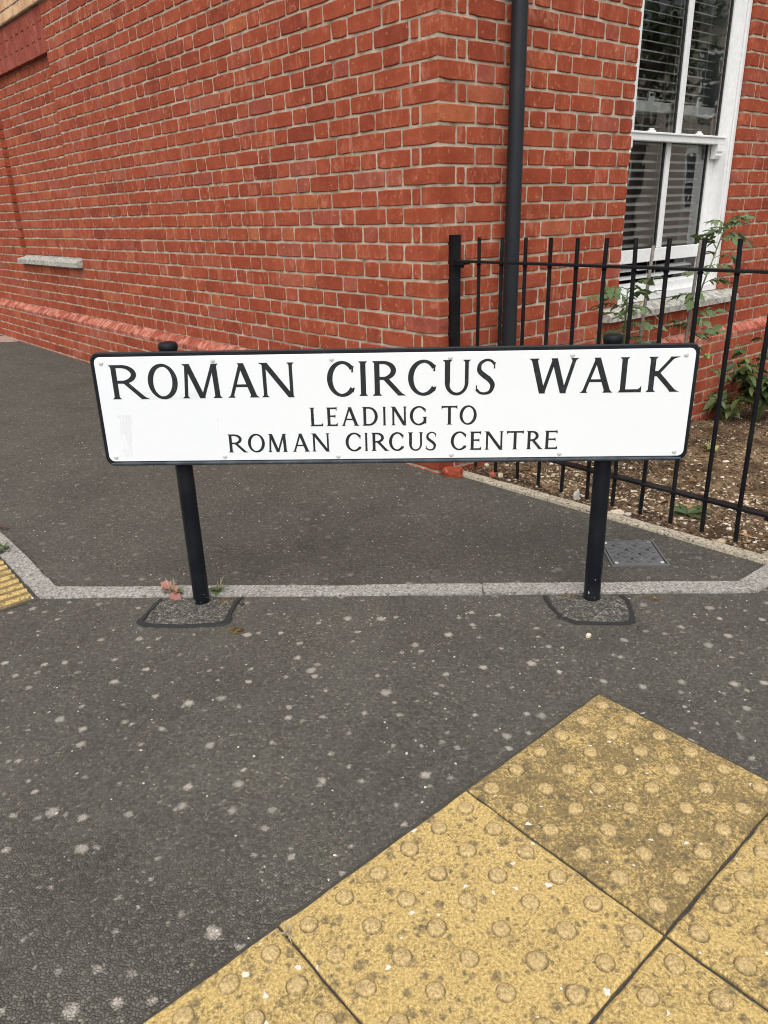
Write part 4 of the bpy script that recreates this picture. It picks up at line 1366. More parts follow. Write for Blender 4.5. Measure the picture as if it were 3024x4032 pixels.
        S.append(strip_v(xl, 0.36, xl, 1, t, (0, 0), (s, s)))
        S.append(strip_v(xr, 0.36, xr, 1, n * 1.2, (0, 0), (s, s)))
        L, Rr = xl - t / 2, xr + n * 0.6
        out = []
        for k in range(31):
            a = PI + PI * k / 30
            ww = t + (n * 1.2 - t) * k / 30
            ww = ww * (1 - 0.35 * math.sin(PI * k / 30))
            c0 = (L + Rr) / 2; rr = (Rr - L) / 2
            out.append(((c0 + rr * math.cos(a), 0.37 + 0.39 * math.sin(a)), (c0 + (rr - ww) * math.cos(a), 0.37 + (0.39 - ww) * math.sin(a))))
        S.append(out)
    elif ch == 'S':
        P = [(0.94, 0.86), (0.76, 0.96), (0.48, 0.975), (0.20, 0.87), (0.17, 0.68), (0.42, 0.54), (0.68, 0.43), (0.86, 0.27), (0.74, 0.08), (0.46, 0.025), (0.20, 0.05), (0.04, 0.14)]
        ws = [0.07, 0.07, 0.075, 0.10, 0.135, 0.15, 0.15, 0.135, 0.10, 0.075, 0.07, 0.075]
        S.append(strip_path([(x * W, y) for x, y in P], ws))
        S.append(strip_v(W * 0.93, 0.74, W * 0.95, 0.92, 0.035, (0, 0.01), (0.03, 0.01)))
        S.append(strip_v(W * 0.03, 0.09, W * 0.03, 0.26, 0.035, (0.01, 0.02), (0.0, 0.0)))
    return S
def letter(ch, u0, u1, zb, cap, idx):
    W = (u1 - u0) / cap
    g = G()
    for k, st in enumerate(glyph(ch, W)):
        y = -0.0366 - 0.00012 * k
        vs, fs = [], []
        for (l, r) in st:
            vs += [(u0 + l[0] * cap, y, zb + l[1] * cap), (u0 + r[0] * cap, y, zb + r[1] * cap)]
        for i in range(len(st) - 1):
            fs.append((2 * i, 2 * i + 1, 2 * i + 3, 2 * i + 2))
        g.add(vs, fs)
    g.build("letter", M['letter'], plate)
ROW1 = [('R', -0.1692, -0.0709), ('O', -0.0628, 0.0215), ('M', 0.0321, 0.1443), ('A', 0.1603, 0.25), ('N', 0.2554, 0.35), ('C', 0.4417, 0.5174), ('I', 0.5306, 0.5542), ('R', 0.5683, 0.6535), ('C', 0.6668, 0.744), ('U', 0.7629, 0.8391), ('S', 0.8545, 0.9074), ('W', 1.003, 1.1307), ('A', 1.1403, 1.2306), ('L', 1.2442, 1.3074), ('K', 1.3204, 1.4039)]
ROW2 = [('L', 0.3878, 0.4243), ('E', 0.4345, 0.4659), ('A', 0.4767, 0.5278), ('D', 0.5365, 0.5803), ('I', 0.594, 0.604), ('N', 0.6177, 0.6618), ('G', 0.6707, 0.7165), ('T', 0.76, 0.8043), ('O', 0.8107, 0.8587)]
ROW3 = [('R', 0.1467, 0.1988), ('O', 0.204, 0.2529), ('M', 0.2617, 0.3183), ('A', 0.3323, 0.3829), ('N', 0.3888, 0.44), ('C', 0.4861, 0.5306), ('I', 0.5408, 0.5503), ('R', 0.5605, 0.607), ('C', 0.6107, 0.6528), ('U', 0.6651, 0.7079), ('S', 0.7159, 0.7455), ('C', 0.7867, 0.8308), ('E', 0.8408, 0.8733), ('N', 0.8831, 0.9351), ('T', 0.9452, 0.9925), ('R', 1.0011, 1.0448), ('E', 1.052, 1.0884)]
for row, zb, cap in ((ROW1, 0.6712, 0.0968), (ROW2, 0.5856, 0.0540), (ROW3, 0.5106, 0.0540)):
    for k, (ch, a, c) in enumerate(row):
        letter(ch, a, c, zb, cap, k)
g = G()
for yy, rr in ((0.0, 0.0062), (-0.0012, 0.0060), (-0.0024, 0.0046), (-0.0029, 0.0022)):
    pass
vs, fs = [], []
for yy, rr in ((0.0, 0.0064), (-0.0012, 0.0062), (-0.0025, 0.0046), (-0.0030, 0.0020)):
    for k in range(14):
        t = 2 * PI * k / 14
        vs.append((rr * math.cos(t), yy, rr * math.sin(t)))
for i in range(3):
    for k in range(14):
        k2 = (k + 1) % 14
        fs.append((i * 14 + k, i * 14 + k2, (i + 1) * 14 + k2, (i + 1) * 14 + k))
fs.append(tuple(3 * 14 + k for k in range(14)))
rivet_me = mesh_from("rivet", vs, fs, M['rivet'], None, True)
for (u, z) in [(-0.188, 0.775), (0.127, 0.776), (0.457, 0.772), (0.783, 0.769), (1.114, 0.769), (1.419, 0.763), (-0.188, 0.501), (0.133, 0.498), (0.463, 0.493), (0.789, 0.492), (1.096, 0.49), (1.419, 0.49)]:
    ob("rivet", rivet_me, plate, Matrix.Translation((u, -0.0362, z - TILT * u)))

# ================================================================== INSPECTION COVER
CC = Vector((0.872, 2.394, 0)); CA = math.radians(-3.0)
cmw = Matrix.Translation(CC) @ Matrix.Rotation(CA, 4, 'Z')
cover = empty("inspection_cover", CC)
tag(cover, "square dark grey access cover set in the path behind the right post", "access cover")
ci = Matrix.Translation(-CC)
def cpart(g, name, mat, parent=None):
    o = g.build(name, mat, cover if parent is None else parent)
    if parent is None: o.matrix_parent_inverse = ci
    return o
HX, HY = 0.098, 0.102
g = G()
for (a, b_, c, d) in ((-HX, HX, -HY, -HY + 0.007), (-HX, HX, HY - 0.007, HY), (-HX, -HX + 0.007, -HY + 0.007, HY - 0.007), (HX - 0.007, HX, -HY + 0.007, HY - 0.007)):
    g.box(a, b_, c, d, -0.02, 0.007, cmw, 0.0015)
cpart(g, "frame", M['iron'])
g = G(); g.box(-HX + 0.011, HX - 0.011, -HY + 0.011, HY - 0.011, -0.02, 0.0055, cmw, 0.002)
lid = cpart(g, "lid", M['iron'])
g = G()
N = 7
for i in range(-8, 9):
    for sgn in (1, -1):
        off = i * 0.026
        # diagonal tread bars clipped to the lid
        a = []
        L = 0.079
        for t in np.linspace(-0.16, 0.16, 65):
            x, y = t * 0.7071 + off * 0.7071 * sgn, t * 0.7071 * sgn - off * 0.7071
            if abs(x) < L and abs(y) < L + 0.003: a.append(t)
        if len(a) < 5: continue
        t0, t1 = min(a), max(a)
        # broken into studs
        s = t0
        k = 0
        while s < t1 - 0.006:
            e_ = min(s + 0.019, t1)
            mid = (s + e_) / 2
            x, y = mid * 0.7071 + off * 0.7071 * sgn, mid * 0.7071 * sgn - off * 0.7071
            if ((i + k) % 2 == 0) == (sgn > 0):
                m = cmw @ Matrix.Translation((x, y, 0)) @ Matrix.Rotation(sgn * PI / 4, 4, 'Z')
                g.box(-(e_ - s) / 2, (e_ - s) / 2, -0.0042, 0.0042, 0.005, 0.0095, m)
            s += 0.026; k += 1
tag(cpart(g, "tread", M['iron'], lid), kind="stuff")
for sx in (-1, 1):
    for sy in (-1, 1):
        g = G(); g.lathe([(0.0065, 0.004), (0.0065, 0.0072), (0.005, 0.0082)], 12, (sx * (HX - 0.021), sy * (HY - 0.020), 0), cmw)
        cpart(g, "screw", M['screw'])

# ================================================================== GARDEN
def inv_wall(x, y):
    dx, dy = x - CX, y - CY
    return dx * WR.e.x + dy * WR.e.y, -(dx * WR.inn.x + dy * WR.inn.y)    # u along the front wall, distance out of it
def soil_z(x, y):
    u, o = inv_wall(x, y)
    P = Vector((x, y, 0))
    base = -0.012 - 0.075 * max(0.0, min(u - 0.05, 2.6))
    return base + 0.016 * noise.noise(P * 5) + 0.011 * noise.noise(P * 17) + 0.007 * noise.noise(P * 45)
def soil_mesh():
    g = G()
    nu, no = 150, 90
    vs = []
    for i in range(nu + 1):
        for j in range(no + 1):
            u = 0.03 + 4.2 * (i / nu) ** 1.3
            o = -0.03 + 1.62 * j / no
            # fence line bounds the bed on its near-left side
            P = WR.P(0, 0, 0) + WR.e * u - WR.inn * o
            if u < 0.06: P = P
            vs.append(Vector((P.x, P.y, soil_z(P.x, P.y))))
    fs = []
    for i in range(nu):
        for j in range(no):
            a = i * (no + 1) + j
            fs.append((a, a + 1, a + no + 2, a + no + 1))
    g.add(vs, [f[::-1] for f in fs])
    return g
# the ground sheet must not cover the sunken bed: cut a hole in it
bm = bmesh.new()
Rr = 700.0
q = [Vector((0.322, 3.352, 0)), Vector((1.318, 2.305, 0)), Vector((3.52, 4.07, 0)), Vector((2.55, 5.3, 0))]
big4 = [Vector((-Rr, -Rr, 0)), Vector((Rr, -Rr, 0)), Vector((Rr, Rr, 0)), Vector((-Rr, Rr, 0))]
V = [bm.verts.new(v) for v in big4 + q]
# q order: left corner(0), bottom(1), right(2), top(3)
for idx in ((0, 1, 5, 4), (1, 2, 6, 5), (2, 3, 7, 6), (3, 0, 4, 7)):
    bm.faces.new([V[i] for i in idx])
bmesh.ops.recalc_face_normals(bm, faces=bm.faces)
for f in bm.faces:
    if f.normal.z < 0: f.normal_flip()
bm.to_mesh(ground.data); bm.free()
soil = soil_mesh().build("garden_soil", M['soil'], None, True)
tag(soil, "brown stony garden soil inside the railing", kind="structure")

def scatter_pt():
    while True:
        u = 0.02 + 2.9 * random.random() ** 1.2
        o = 0.02 + 1.5 * random.random()
        P = WR.P(0, 0, 0) + WR.e * u - WR.inn * o
        if u > 0.05: return P, u, o
def pebble(g, P, r, flat=0.6):
    ph = random.uniform(0, 6.28)
    vs = []
    rings = ((-0.5, 0.75), (0.1, 1.0), (0.62, 0.66))
    sx, sy = random.uniform(0.75, 1.3), random.uniform(0.7, 1.1)
    for hz, rr in rings:
        for k in range(6):
            t = 2 * PI * k / 6 + ph
            j = random.uniform(0.82, 1.15)
            x, y = rr * r * j * math.cos(t) * sx, rr * r * j * math.sin(t) * sy
            vs.append((P.x + x, P.y + y, P.z + hz * r * flat))
    vs.append((P.x, P.y, P.z + 0.85 * r * flat))
    fs = [(i * 6 + k, i * 6 + (k + 1) % 6, (i + 1) * 6 + (k + 1) % 6, (i + 1) * 6 + k) for i in range(2) for k in range(6)]
    fs += [(12 + k, 12 + (k + 1) % 6, 18) for k in range(6)]
    g.add(vs, fs)
g = G()
for _ in range(15000):
    P, u, o = scatter_pt()
    dens = 1.0 if u < 0.55 else (0.75 if u < 0.9 else 0.25)
    if o < 0.25: dens *= 0.3
    if random.random() > dens * (0.45 + 0.9 * max(0, noise.noise(P * 4) + 0.3)): continue
    P.z = soil_z(P.x, P.y)
    pebble(g, P, min(0.015, 0.0022 + 0.0032 * random.expovariate(1.05)))
po = g.build("pebbles", M['pebble'], None, True)
tag(po, "pale gravel and pebbles scattered over the garden soil", "pebbles", kind="stuff")
g = G()
for _ in range(22000):
    P, u, o = scatter_pt()
    near = u < 0.22
    if not near and random.random() > 0.25 + 0.8 * max(0.0, noise.noise(P * 3 + Vector((4, 4, 4))) + (0.35 if o < 0.6 else 0.0)): continue
    P.z = soil_z(P.x, P.y) + 0.003
    L, Wd = random.uniform(0.008, 0.034), random.uniform(0.002, 0.009)
    m = Matrix.Translation(P) @ Matrix.Rotation(random.uniform(0, 6.28), 4, 'Z') @ Matrix.Rotation(random.gauss(0, 0.25), 4, 'Y') @ Matrix.Rotation(random.gauss(0, 0.4), 4, 'X')
    x0, x1, w2 = -L / 2, L / 2, Wd / 2
    vs = [m @ Vector(q_) for q_ in ((x0, -w2 * .6, 0), (x1, -w2, 0), (x1 * .9, w2 * .7, 0), (x0 * .9, w2, 0), (0, 0, 0.0035))]
    g.add(vs, [(0, 1, 4), (1, 2, 4), (2, 3, 4), (3, 0, 4)])
bo = g.build("bark_mulch", M['bark'])
tag(bo, "dark bark chips and plant debris lying on the garden soil", "mulch", kind="stuff")

def leaf_pts(L, W, lobes=0, bend=0.2, fold=0.25, n=5):
    """leaf blade along +x, midrib at y=0; returns verts, faces"""
    vs, fs = [], []
    for k in range(n + 1):
        t = k / n
        w = W * math.sin(PI * min(1, t * 0.92 + 0.08)) ** 0.8 * (1 if t < 1 else 0)
        if lobes: w *= (0.78 if k % 2 else 1.18)
        x = L * t; z = -bend * L * t * t
        if k == n: w = 0.0
        vs += [(x, -w / 2, z + fold * w / 2), (x, 0, z), (x, w / 2, z + fold * w / 2)]
    for k in range(n):
        a = 3 * k
        fs += [(a, a + 3, a + 4, a + 1), (a + 1, a + 4, a + 5, a + 2)]
    return vs, fs
def leaf_mesh(name, mat, L, W, lobes=0, bend=0.2, fold=0.25, n=5):
    v, f = leaf_pts(L, W, lobes, bend, fold, n)
    return mesh_from(name, v, f, mat, [random.random()] * len(f), True)
def compound_leaf(mat, L=0.16):
    """tomato leaf: midrib with lobed leaflets"""
    g = G()
    rib_ = [Vector((L * t, 0, 0.25 * L * math.sin(t * 2.2) - 0.28 * L * t * t)) for t in (0, .25, .5, .75, 1)]
    g.tube(rib_, [0.0022, 0.0018, 0.0015, 0.0012, 0.0008], 5)
    tn = random.random()
    def at(t):
        k = min(int(t * 4), 3); return rib_[k].lerp(rib_[k + 1], t * 4 - k)
    specs = [(0.35, 1, .40), (0.38, -1, .38), (0.55, 1, .18), (0.66, -1, .46), (0.68, 1, .48), (0.8, -1, .18), (0.86, 1, .36), (0.88, -1, .38), (1.0, 0, .52)]
    for t, s, sz in specs:
        LL = L * sz * random.uniform(0.85, 1.15)
        v, f = leaf_pts(LL, LL * 0.50, 1, random.uniform(0.15, 0.5), random.uniform(0.1, 0.4), 6)
        ang = s * random.uniform(0.75, 1.15)
        m = Matrix.Translation(at(t)) @ Matrix.Rotation(ang, 4, 'Z') @ Matrix.Rotation(random.uniform(0.0, 0.5), 4, 'Y') @ Matrix.Rotation(random.uniform(-.4, .4), 4, 'X')
        g.add([m @ Vector(q_) for q_ in v], f, tn + random.uniform(-.08, .08))
    return g.mesh("leaf", mat, True)
TL = [compound_leaf(M['tomato'], random.uniform(0.12, 0.17)) for _ in range(8)]
def frame_at(P, d, roll=0.0):
    d = d.normalized()
    up = Vector((0, 0, 1))
    y = up.cross(d)
    if y.length < 1e-3: y = Vector((0, 1, 0))
    y.normalize(); z = d.cross(y)
    return Matrix(((d.x, y.x, z.x, P.x), (d.y, y.y, z.y, P.y), (d.z, y.z, z.z, P.z), (0, 0, 0, 1))) @ Matrix.Rotation(roll, 4, 'X')

def tomato(base, spine, leaves, label, fruits=(), flowers=()):
    bz = soil_z(base[0], base[1])
    root = empty("tomato_plant", (base[0], base[1], bz))
    tag(root, label, "tomato plant")
    inv = Matrix.Translation((-base[0], -base[1], -bz))
    g = G()
    sp = [Vector((base[0], base[1], bz - 0.02))] + [Vector(p) for p in spine]
    g.tube(sp, [0.006 - 0.003 * k / (len(sp) - 1) for k in range(len(sp))], 7)
    o = g.build("stem", M['stem'], root, True); o.matrix_parent_inverse = inv
    for (P, d, s) in leaves:
        o = ob("leaf", random.choice(TL), root)
        o.matrix_parent_inverse = inv
        o.matrix_basis = frame_at(Vector(P), Vector(d), random.uniform(-0.5, 0.5)) @ Matrix.Scale(s, 4)
    for P in fruits:
        g = G(); g.lathe([(0.001, -0.010), (0.007, -0.008), (0.0105, -0.001), (0.008, 0.007), (0.003, 0.010)], 10, P)
        o = g.build("fruit", M['fruit'], root, True); o.matrix_parent_inverse = inv
    for P in flowers:
        g = G()
        for k in range(5):
            v, f = leaf_pts(0.014, 0.006, 0, -0.2, 0.2, 3)
            m = Matrix.Translation(P) @ Matrix.Rotation(2 * PI * k / 5, 4, 'Z') @ Matrix.Rotation(-0.4, 4, 'Y')
            g.add([m @ Vector(q_) for q_ in v], f)
        o = g.build("flower", M['yellow'], root, True); o.matrix_parent_inverse = inv
    return root
# helper: point at front-wall coordinates (u, distance out, z)
W3 = lambda u, o, z: WR.P(u, -o, z)
def leaves_along(spine, n, s0=0.7, s1=1.0, spread=1.0, zmin=0.2):
    out = []
    sp = [Vector(p) for p in spine]
    for k in range(n):
        t = (k + 0.6) / n * (len(sp) - 1)
        i = min(int(t), len(sp) - 2)
        P = sp[i].lerp(sp[i + 1], t - i)
        if P.z < zmin: continue
        a = k * 2.4 + random.uniform(-.5, .5)
        out.append((P, Vector((math.cos(a) * spread, math.sin(a) * spread, random.uniform(-0.1, 0.75))), random.uniform(s0, s1)))
    return out
sp1 = [W3(0.80, 0.42, 0.25), W3(0.82, 0.41, 0.45), W3(0.79, 0.42, 0.60), W3(0.775, 0.43, 0.72), W3(0.77, 0.43, 0.79)]
tomato((W3(0.80, 0.42, 0).x, W3(0.80, 0.42, 0).y), sp1, leaves_along(sp1, 26, 0.7, 1.1, 1.0, 0.22),
       "leafy tomato plant with yellow flowers, shorter one left of the cane", (), (W3(0.93, 0.40, 0.70), W3(0.90, 0.42, 0.71)))
sp2 = [W3(1.50, 0.35, 0.2), W3(1.49, 0.36, 0.42), W3(1.51, 0.35, 0.58), W3(1.57, 0.35, 0.74), W3(1.64, 0.35, 0.86), W3(1.72, 0.34, 0.98), W3(1.75, 0.34, 1.02)]
lv2 = leaves_along(sp2, 17, 0.55, 0.9, 1.0, 0.3)
lv2 += leaves_along(sp2[1:], 14, 0.6, 0.9, 1.0, 0.3)
lv2 += [(sp2[-1], Vector((0.7, 0.2, 0.1)), 0.8), (sp2[-1], Vector((-0.6, -0.2, 0.2)), 0.7), (sp2[-2], Vector((0.9, -0.1, -0.1)), 0.8), (sp2[-1], Vector((0.1, -0.6, 0.4)), 0.7),
        (W3(1.56, 0.36, 0.45), Vector((0.9, 0.3, 0.3)), 1.0), (W3(1.5, 0.36, 0.38), Vector((-0.9, -0.5, 0.1)), 1.0), (W3(1.6, 0.40, 0.28), Vector((0.8, 0.1, -0.1)), 0.9), (W3(1.55, 0.42, 0.16), Vector((0.8, 0.0, -0.2)), 0.9)]
tomato((W3(1.50, 0.35, 0).x, W3(1.50, 0.35, 0).y), sp2, lv2, "tall straggly tomato plant with green fruit against the window sill",
       (W3(1.50, 0.39, 0.56), W3(1.46, 0.39, 0.60), W3(1.45, 0.40, 0.40), W3(1.47, 0.40, 0.385), W3(1.60, 0.40, 0.375), W3(1.63, 0.40, 0.370), W3(1.61, 0.41, 0.36), W3(1.44, 0.40, 0.375)))
for nm, a, t_, lab in (("garden_cane", (1.000, 0.35), (1.075, 0.35, 0.958), "grey garden cane leaning beside the shorter tomato plant"),
                       ("garden_cane", (1.470, 0.35), (1.498, 0.35, 0.965), "grey garden cane supporting the tall tomato plant by the window")):
    A_ = W3(a[0] - 0.03, a[1], 0); A_.z = soil_z(A_.x, A_.y) - 0.05
    B_ = W3(*t_)
    g = G()
    pts = [A_.lerp(B_, k / 6) + Vector((random.uniform(-.0015, .0015), random.uniform(-.0015, .0015), 0)) for k in range(7)]
    g.tube(pts, 0.0085, 9)
    o = g.build(nm, M['cane'], None, True)
    tag(o, lab, "cane", "garden canes")

# shrub by the wall on the right
SHL = [leaf_mesh("leaf", M['shrub'], random.uniform(0.065, 0.10), random.uniform(0.030, 0.044), 0, random.uniform(.2, .6), .3, 5) for _ in range(8)]
def shrub(u, o, h, spread, nst, nlf, label):
    B_ = W3(u, o, 0); bz = soil_z(B_.x, B_.y)
    root = empty("garden_shrub", (B_.x, B_.y, bz)); tag(root, label, "shrub")
    inv = Matrix.Translation((-B_.x, -B_.y, -bz))
    tips = []
    for k in range(nst):
        a = 2 * PI * k / nst + random.uniform(-.4, .4)
        r = spread * random.uniform(0.35, 1.0); hh = h * random.uniform(0.6, 1.05) * (1 - 0.3 * (r / spread) ** 2)
        pts = [Vector((B_.x + r * math.cos(a) * t ** 1.2, B_.y + r * math.sin(a) * t ** 1.2, bz - 0.02 + hh * t ** 0.85)) for t in (0, .25, .5, .75, 1)]
        g = G(); g.tube(pts, [0.005, 0.004, 0.003, 0.0025, 0.0015], 5)
        o_ = g.build("stem", M['stem'], root, True); o_.matrix_parent_inverse = inv
        tips.append(pts)
    for k in range(nlf):
        pts = random.choice(tips)
        t = random.uniform(0.25, 1.0) ** 0.7 * 3.999
        i = int(t); P = pts[i].lerp(pts[min(i + 1, 4)], t - i)
        a = random.uniform(0, 6.28)
        o_ = ob("leaf", random.choice(SHL), root)
        o_.matrix_parent_inverse = inv
        o_.matrix_basis = frame_at(P, Vector((math.cos(a), math.sin(a), random.uniform(-0.45, 0.6))), random.uniform(-.6, .6)) @ Matrix.Scale(random.uniform(0.7, 1.25), 4)
shrub(2.62, 0.26, 0.60, 0.27, 16, 290, "dense leafy green shrub growing against the wall at right")
shrub(2.40, 0.15, 0.26, 0.15, 9, 70, "low patch of foliage at the foot of the wall")
shrub(3.00, 0.42, 0.40, 0.24, 10, 110, "green shrub at the right edge of the picture")

# low weeds
def rosette(name, x, y, n, L, W, mat, label, cat, lobes=0, lift=(0.1, 0.7), z=None, smear=0.0, up=0, upmat=None):
    z = soil_z(x, y) if z is None else z
    root = empty(name, (x, y, z)); tag(root, label, cat)
    ms = [leaf_mesh("leaf", mat, L * random.uniform(.7, 1.2), W * random.uniform(.8, 1.2), lobes, random.uniform(.1, .5), .25, 6) for _ in range(4)]
    for k in range(n):
        a = 2 * PI * k / n + random.uniform(-.5, .5)
        P = Vector((random.uniform(-smear, smear), random.uniform(-smear, smear), 0.003))
        ob("leaf", random.choice(ms), root, frame_at(P, Vector((math.cos(a), math.sin(a), random.uniform(*lift))), random.uniform(-.4, .4)))
    for k in range(up):
        g = G(); t_ = Vector((random.uniform(-.4, .4), random.uniform(-.4, .4), 1)).normalized() * L * random.uniform(0.8, 1.7)
        g.tube([(0, 0, 0), t_ * .5 + Vector((random.uniform(-.006, .006), 0, 0)), t_], [0.0012, 0.001, 0.0006], 5)
        g.build("stalk", upmat or M['stem'], root, True)
    return root
rosette("dandelion", 1.235, 2.832, 16, 0.085, 0.026, M['weed'], "low green dandelion rosette in the gravel behind the railing", "weed", 1, (0.05, 0.6))
rosette("weed", 1.325, 2.905, 6, 0.045, 0.02, M['weed'], "small green seedling beyond the dandelion", "weed", 1, (0.1, 0.7))
rosette("weed", 1.80, 3.95, 14, 0.055, 0.020, M['yellowweed'], "small yellow-green weed in the dark soil right of the sign", "weed", 0, (0.3, 1.6), None, 0.02, 5, M['straw'])
rosette("weed", -0.700, 2.190, 6, 0.038, 0.030, M['pinkleaf'], "weed with pink leaves left of the sign post foot", "weed", 1, (0.0, 0.8), 0.008, 0.035, 9, M['straw'])
rosette("weed", -0.675, 2.180, 10, 0.022, 0.008, M['weed'], "tuft of small green shoots among the pink leaves", "weed", 0, (0.5, 1.8), 0.008, 0.014)
rosette("weed", -0.548, 2.188, 8, 0.038, 0.014, M['weed'], "small green weed right of the left sign post", "weed", 0, (0.1, 0.9), 0.008, 0.008, 4, M['straw'])
rosette("dry_grass", -0.186, 0.922, 22, 0.019, 0.0016, M['straw'], "dry straw tuft in the joint at the edge of the tactile slabs", "grass tuft", 0, (0.05, 0.8), 0.008, 0.004, 3, M['straw'])
rosette("weed", -1.432, 2.556, 24, 0.030, 0.010, M['weed'], "bright green weed on the ribbed paving at the left edge", "weed", 0, (0.2, 1.5), 0.010, 0.025)
rosette("fallen_leaf", -1.54, 2.80, 2, 0.04, 0.02, M['purple'], "dark purple fallen leaf at the left edge of the path", "leaf", 1, (0.0, 0.15), 0.012)

# broken brick and loose stones at the foot of the corner
def rock(name, x, y, sx, sy, sz, mat, label, cat, rz=0.0, seed=1, z=0.0, group=None):
    bm = bmesh.new(); bmesh.ops.create_icosphere(bm, subdivisions=3, radius=1)
    for v in bm.verts:
        c = v.co
        k = max(abs(c.x), abs(c.y), abs(c.z))
        c2 = c.lerp(c / k, 0.55)
        d = 1 + 0.20 * noise.noise(c * 1.7 + Vector((seed * 7.1, 0, 0))) + 0.06 * noise.noise(c * 6 + Vector((0, seed, 0)))
        v.co = Vector((c2.x * sx * d, c2.y * sy * d, max(c2.z, -0.6) * sz * d))
    me = bpy.data.meshes.new(name); bm.to_mesh(me); bm.free()
    me.materials.append(mat)
    o = ob(name, me, None, Matrix.Translation((x, y, z + 0.55 * sz)) @ Matrix.Rotation(rz, 4, 'Z'))
    tag(o, label, cat, group)
    return o
rock("brick_fragment", 0.322, 3.292, 0.048, 0.030, 0.026, M['brick'], "broken lump of red brick at the foot of the railing post", "brick", -0.3, 3)
rock("stone", 0.500, 3.235, 0.016, 0.013, 0.013, M['brick'], "small pink stone on the edging below the drainpipe", "stone", 0.4, 5, 0.012)
rock("stone", 0.535, 3.230, 0.013, 0.012, 0.011, M['pebble'], "small cream stone beside the pink one on the edging", "stone", 1.4, 8, 0.010)
rock("stone", 0.930, 2.775, 0.026, 0.020, 0.014, M['pebble'], "flat buff stone on the soil behind the right sign post", "stone", 0.2, 9, -0.008)
rock("stone", 1.215, 2.470, 0.017, 0.014, 0.014, M['pebble'], "cream pebble beside the edging, the largest at right", "stone", 0.8, 12, -0.01)
rock("stone", 0.820, 2.985, 0.018, 0.008, 0.024, M['chip'], "upright grey stone chip against a railing bar", "stone", 0.8, 15, -0.015)
rock("stone", 0.573, 1.855, 0.008, 0.006, 0.007, M['pebble'], "tiny buff pebble on the asphalt below the right patch", "stone", 0.8, 17, 0.0)
# curled brown leaves by the wall
g = G()
for _ in range(60):
    P, u, o = scatter_pt()
    if u < 0.1: continue
    P.z = soil_z(P.x, P.y) + 0.006
    v, f = leaf_pts(random.uniform(0.02, 0.06), random.uniform(0.01, 0.025), 0, random.uniform(-.4, .5), random.uniform(.2, .9), 4)
    m = Matrix.Translation(P) @ Matrix.Rotation(random.uniform(0, 6.28), 4, 'Z') @ Matrix.Rotation(random.uniform(-.3, .3), 4, 'X')
    g.add([m @ Vector(q_) for q_ in v], f)
lo = g.build("leaf_litter", M['litter'], None, True)
tag(lo, "curled brown dead leaves lying over the garden soil", "dead leaves", kind="stuff")
# loose white grit on the pavement
g = G()
for _ in range(160):
    x, y = random.uniform(-2.2, 1.6), random.uniform(0.7, 4.5)
    u, o = inv_wall(x, y)
    if u > -0.05 and o < 1.6: continue
    pebble(g, Vector((x, y, 0.0012)), random.uniform(0.0012, 0.0033), 0.5)
gr = g.build("loose_grit", M['chip'], None, True)
tag(gr, "loose white stone grit scattered over the asphalt", "grit", kind="stuff")

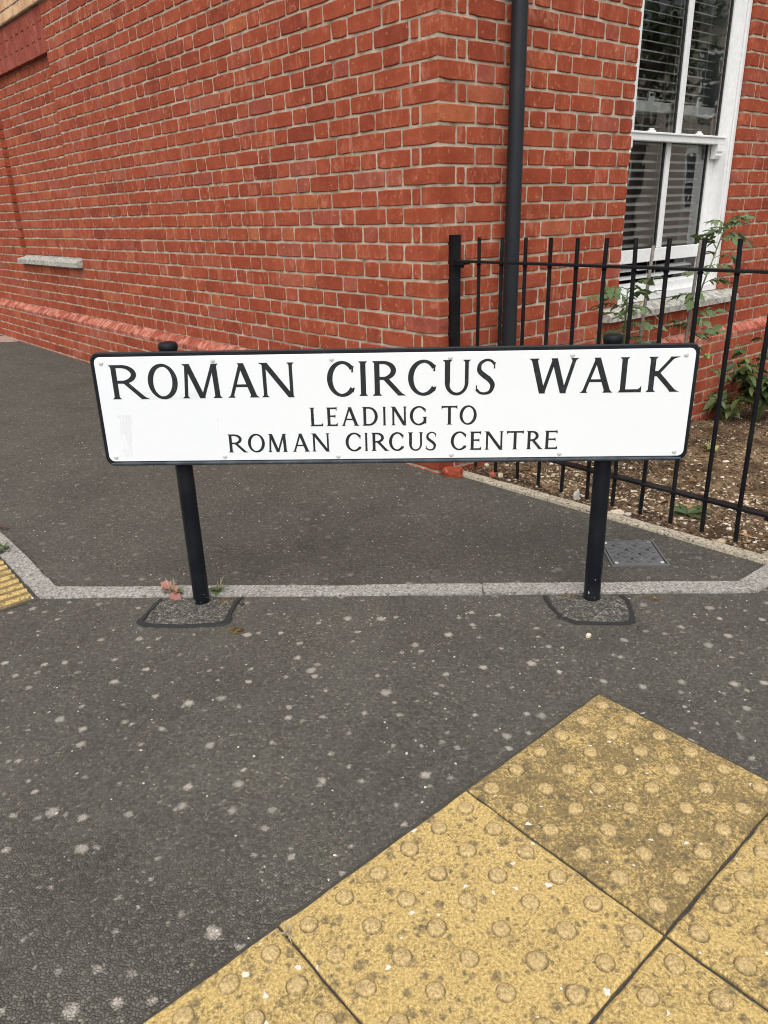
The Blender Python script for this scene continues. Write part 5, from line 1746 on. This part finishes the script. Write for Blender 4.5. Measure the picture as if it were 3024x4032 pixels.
# ================================================================== ACROSS THE STREET (seen mirrored in the window)
def opposite_house(ox, oy, rz):
    root = empty("terraced_house", (ox, oy, 0), rz)
    tag(root, "brick house with white windows mirrored in the sash window glass", "house")
    g = G(); g.box(-6, 6, 0, 7, 0, 5.6); g.build("wall", M['farbrick2'], root)
    g = G(); g.add([(-6.3, -.3, 5.601), (6.3, -.3, 5.601), (6.3, 7.3, 5.601), (-6.3, 7.3, 5.601), (-6.3, 3.5, 8.4), (6.3, 3.5, 8.4)], [(0, 1, 5, 4), (2, 3, 4, 5), (1, 2, 5), (3, 0, 4), (3, 2, 1, 0)])
    g.build("roof", M['roof'], root)
    for x in (-4.2, -1.4, 1.4, 4.2):
        for z in (0.9, 3.3):
            g = G()
            for bx in ((x - .6, x + .6, -.06, .02, z, z + .09), (x - .6, x + .6, -.06, .02, z + 1.51, z + 1.6), (x - .6, x - .5, -.06, .02, z + .09, z + 1.51), (x + .5, x + .6, -.06, .02, z + .09, z + 1.51), (x - .03, x + .03, -.05, .02, z + .09, z + 1.51), (x - .5, x + .5, -.051, .02, z + .77, z + .85)):
                g.box(*bx)
            w_ = g.build("window", M['white'], root)
            g = G(); g.box(x - .5, x + .5, -.02, -.005, z + .09, z + 1.51); g.build("pane", M['darkglass'], w_)
    g = G(); g.box(-.5, .5, -.05, .02, 0, 2.1); g.build("door", M['gasket'], root)
opposite_house(21.0, 9.5, math.radians(-72))
def tree(x, y, h, cr, nl, label):
    root = empty("street_tree", (x, y, 0)); tag(root, label, "tree", "trees across the street")
    g = G()
    g.tube([(0, 0, -0.1), (0.05, 0, h * .2), (0, .05, h * .42), (.1, 0, h * .75)], [0.16, 0.12, 0.10, 0.04], 9)
    ends = []
    for k in range(11):
        a = k * 2.4; z0_ = h * random.uniform(.28, .6)
        e_ = Vector((math.cos(a) * cr * random.uniform(.5, .9), math.sin(a) * cr * random.uniform(.5, .9), z0_ + h * random.uniform(.1, .3)))
        g.tube([(0, 0, z0_), e_ * .5 + Vector((0, 0, z0_ * .55)), e_], [.05, .035, .012], 6); ends.append(e_)
    g.build("trunk", M['trunk'], root, True)
    g = G()
    cl = ends + [Vector((random.gauss(0, cr * .4), random.gauss(0, cr * .4), h * random.uniform(.5, 1.0))) for _ in range(16)]
    for _ in range(nl):
        c = random.choice(cl)
        P = c + Vector((random.gauss(0, .42), random.gauss(0, .42), random.gauss(0, .36)))
        a, bb = Vector((random.gauss(0, 1), random.gauss(0, 1), random.gauss(0, 1))).normalized(), Vector((random.gauss(0, 1), random.gauss(0, 1), random.gauss(0, 1)))
        bb = (bb - a * bb.dot(a)).normalized()
        s = random.uniform(.045, .085)
        g.add([P - a * s, P + bb * s * .5, P + a * s, P - bb * s * .5], [(0, 1, 2, 3)])
    g.build("crown", M['treeleaf'], root)
tree(12.0, 5.4, 6.2, 1.9, 3400, "leafy tree mirrored in the right panes of the window")
tree(12.5, 9.6, 7.0, 2.1, 4200, "taller leafy tree mirrored in the left panes of the window")

bpy.context.view_layer.update()
